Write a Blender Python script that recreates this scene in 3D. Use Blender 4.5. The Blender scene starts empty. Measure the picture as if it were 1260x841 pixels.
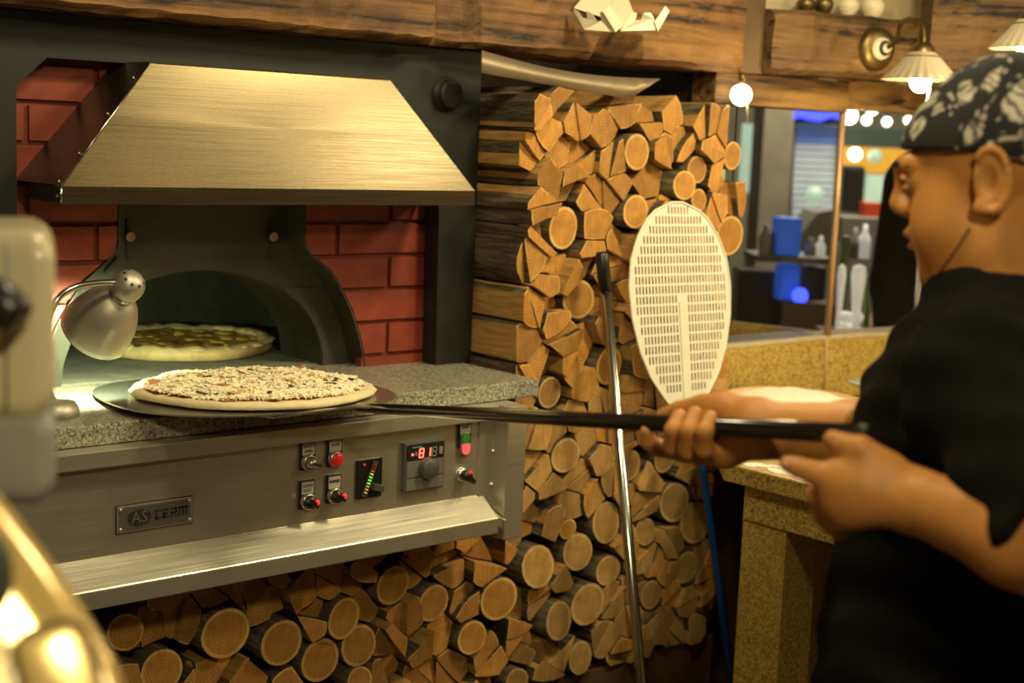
import bpy, bmesh, math, random
import numpy as np
from mathutils import Vector, Matrix, Euler
random.seed(7)
H = 1.58                                   # eye height of the camera above the floor
YAW, PITCH, ROLL = math.radians(41.283), math.radians(7.81), math.radians(-2.367)
FPX = 1800.0
scene = bpy.context.scene
C = scene.collection

# ------------------------------------------------------------------ camera
_fw = np.array([math.sin(YAW)*math.cos(PITCH), math.cos(YAW)*math.cos(PITCH), -math.sin(PITCH)])
_rt = np.array([math.cos(YAW), -math.sin(YAW), 0.0]); _dn = np.cross(_fw, _rt)
_r2 = math.cos(ROLL)*_rt + math.sin(ROLL)*_dn
_d2 = math.cos(ROLL)*_dn - math.sin(ROLL)*_rt
CM = np.array([_r2, _d2, _fw])
cam_data = bpy.data.cameras.new('camera'); cam = bpy.data.objects.new('camera', cam_data); C.objects.link(cam)
cam_data.sensor_width = 36.0; cam_data.lens = FPX/1260*36
cam_data.clip_start = 0.05; cam_data.clip_end = 60
cam.matrix_world = Matrix(((_r2[0], -_d2[0], -_fw[0], 0), (_r2[1], -_d2[1], -_fw[1], 0), (_r2[2], -_d2[2], -_fw[2], H), (0, 0, 0, 1)))
cam_data.dof.use_dof = True; cam_data.dof.focus_distance = 2.46; cam_data.dof.aperture_fstop = 3.4
scene.camera = cam

# ------------------------------------------------------------------ world, lights, exposure
w = bpy.data.worlds.new('world'); scene.world = w; w.use_nodes = True
w.node_tree.nodes['Background'].inputs[0].default_value = (1.0, 0.78, 0.5, 1)
w.node_tree.nodes['Background'].inputs[1].default_value = 0.03
scene.view_settings.view_transform = 'Standard'
scene.view_settings.look = 'None'
scene.view_settings.exposure = -0.08
scene.view_settings.gamma = 1.0
scene.view_settings.use_curve_mapping = False

def light(name, kind, loc, energy, color, target=None, size=0.3, size_y=None, spot=60, blend=0.5):
    ld = bpy.data.lights.new(name, kind); ld.energy = energy; ld.color = color
    if kind == 'AREA':
        ld.size = size
        if size_y: ld.shape = 'RECTANGLE'; ld.size_y = size_y
    else: ld.shadow_soft_size = size
    if kind == 'SPOT': ld.spot_size = math.radians(spot); ld.spot_blend = blend
    o = bpy.data.objects.new(name, ld); C.objects.link(o); o.location = loc
    if target is not None:
        o.rotation_euler = (Vector(target)-Vector(loc)).to_track_quat('-Z', 'Y').to_euler()
    return o
WARM = (1.0, 0.70, 0.36)
light('unseen_overhead_light', 'AREA', (2.25, 1.20, 2.48), 22, (1.0, 0.86, 0.49), (2.2, 2.2, 0.9), 0.25)
light('unseen_overhead_light', 'AREA', (1.05, 1.30, 2.5), 13, (1.0, 0.86, 0.49), (1.7, 1.8, 0.8), 0.2)  # added to brighten the counter leg and the pizza, no known lamp
light('unseen_overhead_light', 'POINT', (2.30, 0.15, 2.4), 4.5, (1.0, 0.72, 0.3), None, 0.08)
light('unseen_overhead_light', 'AREA', (0.1, -0.5, 2.45), 22, (1.0, 0.86, 0.49), (1.6, 1.2, 0.6), 0.16)  # added fill for the cook's near side and the lower logs
light('unseen_overhead_light', 'AREA', (3.3, 0.3, 2.5), 22, (1.0, 0.85, 0.52), (2.9, 0.9, 0.0), 0.4)
light('hall_lamp_light', 'AREA', (5.2, 3.6, 2.75), 95, (1.0, 0.92, 0.7), (5.6, 4.2, 0), 1.5)

# ------------------------------------------------------------------ pixel -> place helpers (frame 1260x841)
CAMP = np.array([0, 0, H])
def ray(x, y): return CM.T @ np.array([x-630, y-420.5, FPX])/FPX
def atY(x, y, v): d = ray(x, y); return Vector(CAMP + d*(v/d[1]))
def atX(x, y, v): d = ray(x, y); return Vector(CAMP + d*(v/d[0]))
def atZ(x, y, v): d = ray(x, y); return Vector(CAMP + d*((v-H)/d[2]))
def atD(x, y, v): return Vector(CAMP + ray(x, y)*v)

# ------------------------------------------------------------------ materials
def _nt(name):
    m = bpy.data.materials.new(name); m.use_nodes = True
    nt = m.node_tree; b = nt.nodes['Principled BSDF']
    return m, nt, b
def _tex(nt, scale=(1, 1, 1), coord='Object'):
    tc = nt.nodes.new('ShaderNodeTexCoord'); mp = nt.nodes.new('ShaderNodeMapping')
    mp.inputs['Scale'].default_value = scale
    nt.links.new(tc.outputs[coord], mp.inputs['Vector'])
    return mp.outputs['Vector']
def _noise(nt, vec, scale, detail=3, rough=0.55, dist=0.0):
    n = nt.nodes.new('ShaderNodeTexNoise'); n.inputs['Scale'].default_value = scale
    n.inputs['Detail'].default_value = detail; n.inputs['Roughness'].default_value = rough
    n.inputs['Distortion'].default_value = dist
    nt.links.new(vec, n.inputs['Vector']); return n.outputs['Fac']
def _ramp(nt, fac, stops):
    r = nt.nodes.new('ShaderNodeValToRGB'); e = r.color_ramp.elements
    while len(e) < len(stops): e.new(0.5)
    for i, (p, c) in enumerate(stops):
        e[i].position = p; e[i].color = (*c, 1) if len(c) == 3 else c
    nt.links.new(fac, r.inputs['Fac']); return r.outputs['Color']
def _bump(nt, b, h, strength=0.3, dist=0.002):
    bp = nt.nodes.new('ShaderNodeBump'); bp.inputs['Strength'].default_value = strength; bp.inputs['Distance'].default_value = dist
    nt.links.new(h, bp.inputs['Height']); nt.links.new(bp.outputs['Normal'], b.inputs['Normal'])
def _mix(nt, fac, a, b_, mode='MIX'):
    m = nt.nodes.new('ShaderNodeMix'); m.data_type = 'RGBA'; m.blend_type = mode
    if isinstance(fac, float): m.inputs[0].default_value = fac
    else: nt.links.new(fac, m.inputs[0])
    for v, i in ((a, 6), (b_, 7)):
        if isinstance(v, tuple): m.inputs[i].default_value = (*v, 1)
        else: nt.links.new(v, m.inputs[i])
    return m.outputs[2]
def plain(name, col, rough=0.6, metal=0.0, var=0.12, scale=12, bump=0.0, tscale=(1, 1, 1), spec=None, emit=None, estr=0.0, alpha=None, trans=0.0, coat=0.0):
    m, nt, b = _nt(name)
    v = _tex(nt, tscale)
    n = _noise(nt, v, scale, 4)
    lo = tuple(c*(1-var) for c in col); hi = tuple(min(1, c*(1+var)) for c in col)
    nt.links.new(_ramp(nt, n, [(0.3, lo), (0.7, hi)]), b.inputs['Base Color'])
    b.inputs['Roughness'].default_value = rough; b.inputs['Metallic'].default_value = metal
    if spec is not None: b.inputs['Specular IOR Level'].default_value = spec
    if bump: _bump(nt, b, n, bump)
    if emit: b.inputs['Emission Color'].default_value = (*emit, 1); b.inputs['Emission Strength'].default_value = estr
    if trans: b.inputs['Transmission Weight'].default_value = trans
    if coat: b.inputs['Coat Weight'].default_value = coat
    return m
def steel(name, col, rough=0.3, axis=0, strength=0.12, metal=0.72):
    m, nt, b = _nt(name)
    s = [160.0, 160.0, 160.0]; s[axis] = 2.0
    n = _noise(nt, _tex(nt, tuple(s)), 3.0, 3)
    big = _noise(nt, _tex(nt), 5.0, 3)
    nt.links.new(_ramp(nt, big, [(0.3, tuple(c*0.9 for c in col)), (0.7, col)]), b.inputs['Base Color'])
    b.inputs['Metallic'].default_value = metal
    nt.links.new(_ramp(nt, n, [(0.25, (rough*0.8,)*3), (0.75, (rough*1.25,)*3)]), b.inputs['Roughness'])
    b.inputs['Anisotropic'].default_value = 0.3
    _bump(nt, b, n, strength, 0.0006)
    return m
def granite(name, cols, scale=220):
    m, nt, b = _nt(name)
    v = _tex(nt)
    vo = nt.nodes.new('ShaderNodeTexVoronoi'); vo.inputs['Scale'].default_value = scale; nt.links.new(v, vo.inputs['Vector'])
    sep = nt.nodes.new('ShaderNodeSeparateColor'); nt.links.new(vo.outputs['Color'], sep.inputs[0])
    n = len(cols)
    c = _ramp(nt, sep.outputs[0], [(i/n, cc) for i, cc in enumerate(cols)])
    big = _noise(nt, v, 9, 3)
    c = _mix(nt, _ramp(nt, big, [(0.35, (0, 0, 0)), (0.75, (0.35,)*3)]), c, cols[len(cols)//2])
    nt.links.new(c, b.inputs['Base Color']); b.inputs['Roughness'].default_value = 0.32
    return m
def old_wood(name, a, b2, dark, axis=0):
    m, nt, b = _nt(name)
    s = [14.0, 14.0, 14.0]; s[axis] = 0.9
    v = _tex(nt, tuple(s))
    g = _noise(nt, v, 2.2, 6, 0.65, 0.6)
    c = _ramp(nt, g, [(0.25, dark), (0.42, a), (0.62, b2), (0.8, a)])
    s2 = [34.0, 34.0, 34.0]; s2[axis] = 1.2
    cr = _noise(nt, _tex(nt, tuple(s2)), 1.3, 5, 0.6, 0.35)
    crack = _ramp(nt, cr, [(0.36, (0.05, 0.03, 0.02)), (0.43, (0.7, 0.65, 0.6)), (0.55, (1.1, 1.08, 1.05))])
    c = _mix(nt, 1.0, c, crack, 'MULTIPLY')
    patch = _noise(nt, _tex(nt, (1.6, 3, 3)), 2.5, 3)
    c = _mix(nt, 1.0, c, _ramp(nt, patch, [(0.3, (0.45, 0.4, 0.38)), (0.6, (1, 1, 1))]), 'MULTIPLY')
    nt.links.new(c, b.inputs['Base Color']); b.inputs['Roughness'].default_value = 0.7
    _bump(nt, b, cr, 0.6, 0.006)
    return m
def endgrain(name, heart, ring, var=0.25):
    m, nt, b = _nt(name)
    v = _tex(nt)
    wv = nt.nodes.new('ShaderNodeTexWave'); wv.wave_type = 'RINGS'; wv.rings_direction = 'Y'
    wv.inputs['Scale'].default_value = 48; wv.inputs['Distortion'].default_value = 4.5; wv.inputs['Detail'].default_value = 2
    wv.inputs['Detail Scale'].default_value = 0.5
    nt.links.new(v, wv.inputs['Vector'])
    c = _ramp(nt, wv.outputs['Fac'], [(0.2, heart), (0.9, ring)])
    info = nt.nodes.new('ShaderNodeObjectInfo')
    tint = _ramp(nt, info.outputs['Random'], [(0.0, (1-var*1.4, 1-var*1.5, 1-var*1.6)), (0.5, (0.92, 0.9, 0.86)), (1.0, (1.12, 1.08, 1.0))])
    c = _mix(nt, 1.0, c, tint, 'MULTIPLY')
    bl = _noise(nt, v, 30, 4)
    c = _mix(nt, 1.0, c, _ramp(nt, bl, [(0.25, (0.72, 0.66, 0.58)), (0.6, (1, 1, 1))]), 'MULTIPLY')
    gr = _noise(nt, _tex(nt, (1, 1, 0.12)), 160, 3)
    c = _mix(nt, 1.0, c, _ramp(nt, gr, [(0.3, (0.82, 0.78, 0.72)), (0.6, (1, 1, 1))]), 'MULTIPLY')
    nt.links.new(c, b.inputs['Base Color']); b.inputs['Roughness'].default_value = 0.75
    _bump(nt, b, wv.outputs['Fac'], 0.15, 0.001)
    return m
def bark(name):
    m, nt, b = _nt(name)
    v = _tex(nt, (55, 6, 55))
    n = _noise(nt, v, 1.6, 5, 0.65, 0.4)
    c = _ramp(nt, n, [(0.32, (0.022, 0.015, 0.009)), (0.52, (0.10, 0.068, 0.038)), (0.72, (0.22, 0.16, 0.09))])
    nt.links.new(c, b.inputs['Base Color']); b.inputs['Roughness'].default_value = 0.9
    _bump(nt, b, n, 1.0, 0.012)
    return m
def paisley(name):
    m, nt, b = _nt(name)
    v = _tex(nt)
    nz = nt.nodes.new('ShaderNodeTexNoise'); nz.inputs['Scale'].default_value = 14; nt.links.new(v, nz.inputs['Vector'])
    va = nt.nodes.new('ShaderNodeVectorMath'); va.operation = 'MULTIPLY_ADD'
    nt.links.new(nz.outputs['Color'], va.inputs[0]); va.inputs[1].default_value = (0.10, 0.10, 0.10); nt.links.new(v, va.inputs[2])
    vo = nt.nodes.new('ShaderNodeTexVoronoi'); vo.inputs['Scale'].default_value = 30; vo.feature = 'F1'; nt.links.new(va.outputs[0], vo.inputs['Vector'])
    blob = _ramp(nt, vo.outputs['Distance'], [(0.42, (1, 1, 1)), (0.50, (0, 0, 0))])
    wv = nt.nodes.new('ShaderNodeTexWave'); wv.inputs['Scale'].default_value = 60; wv.inputs['Distortion'].default_value = 8
    nt.links.new(v, wv.inputs['Vector'])
    st = _ramp(nt, wv.outputs['Fac'], [(0.35, (0.25,)*3), (0.6, (1, 1, 1))])
    sep = nt.nodes.new('ShaderNodeSeparateColor'); nt.links.new(vo.outputs['Color'], sep.inputs[0])
    pick = _ramp(nt, sep.outputs[0], [(0.30, (0, 0, 0)), (0.34, (1, 1, 1))])
    k = _mix(nt, 1.0, _mix(nt, 1.0, blob, st, 'MULTIPLY'), pick, 'MULTIPLY')
    v2 = nt.nodes.new('ShaderNodeTexVoronoi'); v2.inputs['Scale'].default_value = 85; nt.links.new(va.outputs[0], v2.inputs['Vector'])
    s2 = nt.nodes.new('ShaderNodeSeparateColor'); nt.links.new(v2.outputs['Color'], s2.inputs[0])
    k2 = _mix(nt, 1.0, _ramp(nt, v2.outputs['Distance'], [(0.30, (.7, .7, .7)), (0.42, (0, 0, 0))]), _ramp(nt, s2.outputs[1], [(0.58, (0, 0, 0)), (0.62, (1, 1, 1))]), 'MULTIPLY')
    k = _mix(nt, 1.0, k, k2, 'LIGHTEN')
    nt.links.new(_mix(nt, k, (0.012, 0.012, 0.012), (0.60, 0.54, 0.44)), b.inputs['Base Color']); b.inputs['Roughness'].default_value = 0.85
    return m
def emis(name, col, s):
    return plain(name, tuple(0.25*c for c in col), 0.4, emit=col, estr=s)
def glass(name, rough=0.0, tint=(1, 1, 1)):
    m, nt, b = _nt(name)
    b.inputs['Base Color'].default_value = (*tint, 1); b.inputs['Roughness'].default_value = rough
    b.inputs['Transmission Weight'].default_value = 1.0; b.inputs['IOR'].default_value = 1.12
    return m

M = dict(
    steel=steel('brushed_steel', (0.70, 0.65, 0.54), 0.34, 0, 0.04, 0.84), hood=steel('hood_steel', (0.17, 0.135, 0.078), 0.27, 0, 0.04, 0.92),
    chrome=plain('chrome', (0.52, 0.52, 0.5), 0.2, 1.0, 0.05), blackmetal=plain('black_metal', (0.010, 0.010, 0.008), 0.55, 0.1, 0.2, 30, 0.05),
    nickel=plain('nickel', (0.55, 0.5, 0.44), 0.3, 0.9, 0.08), black=plain('black_plastic', (0.012, 0.012, 0.012), 0.35), darkgrey=plain('dark_grey_plastic', (0.07, 0.07, 0.06), 0.45),
    red=plain('red_lens', (0.55, 0.02, 0.015), 0.3, emit=(1, 0.02, 0.01), estr=0.12), redlit=plain('lit_red_lens', (0.6, 0.02, 0.02), 0.3, emit=(1, 0.03, 0.02), estr=0.9),
    pinklit=plain('lit_pink_lens', (0.7, 0.1, 0.1), 0.3, emit=(1, 0.15, 0.15), estr=0.5), green=plain('green_lens', (0.03, 0.2, 0.04), 0.3),
    led=emis('led_red', (1, 0.08, 0.05), 5), ledgreen=emis('led_green', (0.25, 1, 0.1), 1.2), ledamber=emis('led_amber', (1, 0.5, 0.1), 0.7), leddim=plain('led_off', (0.22, 0.2, 0.16), 0.5),
    label=plain('label_grey', (0.42, 0.4, 0.34), 0.5), ink=plain('ink', (0.02, 0.02, 0.02), 0.6), redink=plain('red_ink', (0.35, 0.03, 0.03), 0.6), greyink=plain('grey_ink', (0.2, 0.19, 0.16), 0.6),
    blueink=plain('blue_ink', (0.1, 0.22, 0.4), 0.5),
    granite=granite('grey_granite', [(0.03, 0.03, 0.025), (0.14, 0.13, 0.1), (0.3, 0.28, 0.22), (0.2, 0.18, 0.14), (0.42, 0.39, 0.3)], 330),
    gold=granite('yellow_granite', [(0.09, 0.052, 0.009), (0.38, 0.245, 0.052), (0.52, 0.36, 0.09), (0.30, 0.19, 0.036), (0.60, 0.43, 0.13)], 260),
    grout=plain('pale_grout', (0.5, 0.42, 0.28), 0.8), floor=plain('dark_floor', (0.06, 0.042, 0.028), 0.6, var=0.3, scale=4),
    brick=plain('painted_red_brick', (0.22, 0.034, 0.016), 0.55, var=0.22, scale=18, bump=0.15), mortar=plain('painted_red_mortar', (0.17, 0.029, 0.015), 0.65, var=0.2, scale=25, bump=0.2),
    iron=plain('grey_cast_iron', (0.050, 0.047, 0.031), 0.55, 0.35, 0.35, 9, 0.1), soot=plain('sooty_stone', (0.045, 0.042, 0.024), 0.85, 0, 0.4, 10, 0.2), hearth=plain('hearth_stone', (0.16, 0.155, 0.12), 0.8, 0, 0.25, 30, 0.1),
    bark=bark('bark'), heart_pale=endgrain('pale_log_end', (0.45, 0.255, 0.075), (0.53, 0.325, 0.11)), sap_pale=endgrain('pale_sapwood', (0.62, 0.42, 0.16), (0.68, 0.47, 0.19), 0.1), heart=endgrain('log_end', (0.46, 0.22, 0.042), (0.54, 0.275, 0.06)), sap=endgrain('sapwood', (0.68, 0.42, 0.12), (0.74, 0.47, 0.15), 0.1), split=plain('split_wood', (0.40, 0.215, 0.06), 0.8, 0, 0.35, 5, 0.4, (30, 3, 30)),
    beam=old_wood('hewn_beam', (0.15, 0.068, 0.017), (0.27, 0.130, 0.033), (0.035, 0.016, 0.006)), beam2=old_wood('pale_beam', (0.13, 0.069, 0.021), (0.21, 0.120, 0.038), (0.10, 0.055, 0.022)), trim=old_wood('pine_trim', (0.19, 0.10, 0.028), (0.27, 0.155, 0.045), (0.16, 0.085, 0.03)),
    darkwood=plain('dark_wood', (0.10, 0.055, 0.022), 0.6, 0, 0.3, 6), wall=plain('warm_plaster', (0.50, 0.40, 0.24), 0.85, 0, 0.1, 6), ceil=plain('dark_ceiling', (0.14, 0.1, 0.06), 0.85),
    white=plain('white_coated_metal', (0.74, 0.71, 0.60), 0.42, 0, 0.04), bracket=plain('cream_metal', (0.62, 0.55, 0.40), 0.4, 0.3, 0.06), tanmetal=plain('dull_tan_metal', (0.26, 0.20, 0.13), 0.42, 0.6, 0.12),
    blue=plain('blue_pole', (0.004, 0.05, 0.21), 0.35), dough=plain('raw_dough', (0.72, 0.60, 0.36), 0.7, 0, 0.12, 30, 0.1), cheese=plain('grated_cheese', (0.88, 0.80, 0.58), 0.65, 0, 0.08, 60), sauce=plain('tomato_sauce', (0.42, 0.13, 0.035), 0.5, 0, 0.4, 40),
    mush=plain('mushroom', (0.10, 0.06, 0.03), 0.6, 0, 0.4, 60), ham=plain('ham', (0.55, 0.28, 0.12), 0.6, 0, 0.2, 60), baked=plain('baked_crust', (0.62, 0.46, 0.2), 0.6, 0, 0.25, 30, 0.2), melted=plain('melted_cheese', (0.46, 0.30, 0.06), 0.4, 0, 0.55, 28, 0.4), browned=plain('browned_cheese', (0.2, 0.1, 0.02), 0.45, 0, 0.5, 50),
    bulb=emis('bulb_glow', (1, 0.82, 0.5), 14), shade=plain('cream_shade', (0.36, 0.30, 0.21), 0.5, 0, 0.05), brass=plain('aged_brass', (0.17, 0.115, 0.045), 0.4, 0.9, 0.2), ceramic=plain('cream_ceramic', (0.7, 0.6, 0.42), 0.3),
    flour=plain('flour', (0.85, 0.78, 0.66), 0.9, 0, 0.05, 20, 0.2), board=plain('pale_wood', (0.6, 0.42, 0.2), 0.6), glassy=plain('green_glass', (0.5, 0.62, 0.5), 0.15),
    cream=plain('cream_plastic', (0.62, 0.53, 0.35), 0.3, 0, 0.04, 3, coat=0.3), greyp=plain('grey_plastic', (0.30, 0.29, 0.27), 0.45), goldm=plain('champagne_enamel', (0.70, 0.50, 0.17), 0.2, 0.25, 0.04, coat=0.4),
    skin=plain('skin', (0.56, 0.235, 0.058), 0.55, 0, 0.10, 25), cloth=plain('black_cotton', (0.006, 0.0056, 0.004), 1.0, 0, 0.25, 40, 0.2, spec=0.15), hair=plain('dark_hair', (0.02, 0.013, 0.01), 0.7), eyew=plain('eye_white', (0.34, 0.29, 0.24), 0.2), lip=plain('lip', (0.42, 0.16, 0.09), 0.5), bandana=paisley('paisley_cotton'), nail=plain('nail', (0.6, 0.34, 0.2), 0.3),
    lampmetal=plain('lamp_steel', (0.46, 0.42, 0.34), 0.5, 0.8, 0.05), pane=glass('window_glass'), lampbulb=emis('lamp_bulb', (0.85, 1, 0.55), 10),
    neon=emis('neon_blue', (0.03, 0.05, 1.0), 3.0), blind=plain('glowing_pale_blind', (0.42, 0.47, 0.5), 0.5, emit=(0.5, 0.62, 0.7), estr=0.12), hallwall=plain('hall_wall', (0.22, 0.2, 0.13), 0.8, 0, 0.3, 1.5), orange=plain('orange_panel', (0.5, 0.26, 0.02), 0.5, emit=(1, 0.5, 0.05), estr=0.25),  # the blind has a faint emission put in to look lit
    palelit=emis('lit_pale_panel', (0.75, 1, 0.7), 0.5), spot=emis('spot_light', (0.9, 1, 0.7), 5), bluelit=plain('glowing_blue_plastic', (0.02, 0.16, 0.6), 0.4, emit=(0.02, 0.15, 0.8), estr=0.25), blueglow=emis('blue_glow', (0.05, 0.08, 1), 2.5), whitething=plain('glowing_white_ceramic', (0.8, 0.78, 0.68), 0.5, emit=(1, 0.95, 0.8), estr=0.3),  # blue plastic and white ceramic have emission put in to look lit
    redbox=plain('red_box', (0.5, 0.05, 0.01), 0.5), teal=plain('teal_wall', (0.10, 0.16, 0.14), 0.8), greyhood=plain('grey_hood', (0.18, 0.17, 0.13), 0.5, 0.3), green2=plain('green_bottle', (0.1, 0.16, 0.03), 0.3),
)

# ------------------------------------------------------------------ building helpers
WL = {}
def _link(o): C.objects.link(o); return o
def wloc(o): return WL.get(o.name, Vector((0, 0, 0)))
def tag(o, label=None, cat=None, group=None, kind=None):
    if label: o['label'] = label
    if cat: o['category'] = cat
    if group: o['group'] = group
    if kind: o['kind'] = kind
    return o
def thing(name, loc, label, cat, group=None):
    o = _link(bpy.data.objects.new(name, None)); o.empty_display_size = 0.05
    o.location = loc; WL[o.name] = Vector(loc); return tag(o, label, cat, group)
class MB:
    """collects shapes in world coordinates, then links them as one mesh object"""
    def __init__(s): s.bm = bmesh.new()
    def _new(s, verts, faces, mi=0, smooth=False):
        vs = [s.bm.verts.new(v) for v in verts]
        for f in faces:
            try: fc = s.bm.faces.new([vs[i] for i in f]); fc.material_index = mi; fc.smooth = smooth
            except ValueError: pass
        return vs
    def box(s, a, b, mi=0, bev=0.0):
        (x0, y0, z0), (x1, y1, z1) = a, b
        x0, x1 = min(x0, x1), max(x0, x1); y0, y1 = min(y0, y1), max(y0, y1); z0, z1 = min(z0, z1), max(z0, z1)
        vs = s._new([(x0, y0, z0), (x1, y0, z0), (x1, y1, z0), (x0, y1, z0), (x0, y0, z1), (x1, y0, z1), (x1, y1, z1), (x0, y1, z1)],
               [(0, 3, 2, 1), (4, 5, 6, 7), (0, 1, 5, 4), (1, 2, 6, 5), (2, 3, 7, 6), (3, 0, 4, 7)], mi)
        if bev:
            es = list({e for v in vs for e in v.link_edges})
            bmesh.ops.bevel(s.bm, geom=es, offset=bev, segments=2, affect='EDGES', profile=0.6)
        return s
    def obox(s, c, ax, ay, az, hx, hy, hz, mi=0, bev=0.0):
        """box by centre, three axes and half sizes"""
        c, ax, ay, az = Vector(c), Vector(ax).normalized(), Vector(ay).normalized(), Vector(az).normalized()
        P = [c+ax*(i*hx)+ay*(j*hy)+az*(k*hz) for k in (-1, 1) for j in (-1, 1) for i in (-1, 1)]
        vs = s._new(P, [(0, 2, 3, 1), (4, 5, 7, 6), (0, 1, 5, 4), (1, 3, 7, 5), (3, 2, 6, 7), (2, 0, 4, 6)], mi)
        if bev:
            es = list({e for v in vs for e in v.link_edges})
            bmesh.ops.bevel(s.bm, geom=es, offset=bev, segments=2, affect='EDGES', profile=0.6)
        return s
    def poly(s, pts, d, mi=0, bev=0.0, side=None):
        """polygon (3-D points) extruded by vector d"""
        n = len(pts); d = Vector(d); P = [Vector(p) for p in pts]
        vs = s._new(P+[p+d for p in P], [], mi)
        a = s.bm.faces.new(vs[:n]); b = s.bm.faces.new(list(reversed(vs[n:])))
        a.material_index = b.material_index = mi
        for i in range(n):
            f = s.bm.faces.new((vs[(i+1) % n], vs[i], vs[n+i], vs[n+(i+1) % n])); f.material_index = mi if side is None else side
        if bev:
            es = list({e for v in vs for e in v.link_edges})
            bmesh.ops.bevel(s.bm, geom=es, offset=bev, segments=2, affect='EDGES', profile=0.6)
        return s
    def tube(s, pts, r, n=12, mi=0, cap=True):
        """round tube along points; r a number or one per point"""
        P = [Vector(p) for p in pts]; R = [r]*len(P) if isinstance(r, (int, float)) else r
        rings = []; up = None
        for i, p in enumerate(P):
            t = (P[min(i+1, len(P)-1)]-P[max(i-1, 0)]).normalized()
            if up is None:
                up = t.orthogonal().normalized()
            up = (up-t*up.dot(t)).normalized(); v = t.cross(up)
            rings.append([s.bm.verts.new(p+(up*math.cos(2*math.pi*k/n)+v*math.sin(2*math.pi*k/n))*R[i]) for k in range(n)])
        for a, b in zip(rings, rings[1:]):
            for k in range(n):
                f = s.bm.faces.new((a[k], a[(k+1) % n], b[(k+1) % n], b[k])); f.smooth = True; f.material_index = mi
        if cap:
            f = s.bm.faces.new(list(reversed(rings[0]))); f.material_index = mi
            f = s.bm.faces.new(rings[-1]); f.material_index = mi
        return s
    def lathe(s, base, axis, prof, n=24, mi=0, wave=0.0, waves=0, close=False):
        """profile of (radius, height) turned about an axis"""
        base, ax = Vector(base), Vector(axis).normalized(); u = ax.orthogonal().normalized(); v = ax.cross(u)
        rings = []
        for (r, h) in prof:
            if r < 1e-6: rings.append([s.bm.verts.new(base+ax*h)]); continue
            ring = []
            for k in range(n):
                a = 2*math.pi*k/n; rr = r*(1+wave*math.cos(waves*a)*(r/max(p[0] for p in prof))**3)
                ring.append(s.bm.verts.new(base+ax*h+(u*math.cos(a)+v*math.sin(a))*rr))
            rings.append(ring)
        for a, b in zip(rings, rings[1:]):
            for k in range(n):
                q = [a[k % len(a)], a[(k+1) % len(a)], b[(k+1) % len(b)], b[k % len(b)]]
                q2 = []
                for x in q:
                    if x not in q2: q2.append(x)
                if len(q2) > 2:
                    f = s.bm.faces.new(q2); f.smooth = True; f.material_index = mi
        return s
    def ball(s, c, r, n=14, mi=0, sc=(1, 1, 1)):
        m = Matrix.Translation(Vector(c)) @ Matrix.Diagonal((*(r*k for k in sc), 1))
        g = bmesh.ops.create_uvsphere(s.bm, u_segments=n, v_segments=max(6, n*2//3), radius=1, matrix=m)
        for v in g['verts']:
            for f in v.link_faces: f.smooth = True; f.material_index = mi
        return s
    def ico(s, c, r, mi=0, sub=1):
        g = bmesh.ops.create_icosphere(s.bm, subdivisions=sub, radius=r, matrix=Matrix.Translation(Vector(c)))
        for v in g['verts']:
            for f in v.link_faces: f.smooth = True; f.material_index = mi
        return s
    def build(s, name, mats, parent=None, origin=None, smooth=None):
        """link as one mesh; its own place is the parent's place (or origin)"""
        base = wloc(parent) if parent is not None else Vector((0, 0, 0))
        og = Vector(origin) if origin is not None else (base if parent is not None else None)
        if og is None:
            vs = [v.co for v in s.bm.verts]; og = Vector([(min(v[i] for v in vs)+max(v[i] for v in vs))/2 for i in range(3)]); og.z = min(v.z for v in vs)
        for v in s.bm.verts: v.co -= og
        bmesh.ops.recalc_face_normals(s.bm, faces=s.bm.faces[:])
        me = bpy.data.meshes.new(name); s.bm.to_mesh(me); s.bm.free()
        for m in (mats if isinstance(mats, (list, tuple)) else [mats]): me.materials.append(m)
        if smooth:
            for p in me.polygons: p.use_smooth = True
        o = _link(bpy.data.objects.new(name, me)); o.location = og-base
        if parent is not None: o.parent = parent
        WL[o.name] = og; return o
def struct(o): o['kind'] = 'structure'; return o
def text(name, body, loc, size, mat, parent, xdir=(1, 0, 0), updir=(0, 0, 1), ext=0.0004, width=None):
    cu = bpy.data.curves.new(name, 'FONT'); cu.body = body; cu.size = size; cu.extrude = ext; cu.align_x = 'CENTER'; cu.align_y = 'CENTER'; cu.resolution_u = 2
    t = bpy.data.objects.new(name, cu); C.objects.link(t)
    dg = bpy.context.evaluated_depsgraph_get(); me = bpy.data.meshes.new_from_object(t.evaluated_get(dg))
    bpy.data.objects.remove(t); bpy.data.curves.remove(cu)
    x = Vector(xdir).normalized(); u = Vector(updir).normalized(); z = x.cross(u)
    k = 1.0
    if width:
        xs = [v.co.x for v in me.vertices]; k = width/(max(xs)-min(xs))
    base = wloc(parent)
    for v in me.vertices: v.co = x*(v.co.x*k)+u*v.co.y+z*v.co.z+Vector(loc)-base
    me.materials.append(mat); me.name = name
    o = _link(bpy.data.objects.new(name, me)); o.parent = parent; WL[o.name] = base; return o
def Zr(v): return v+H
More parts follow.
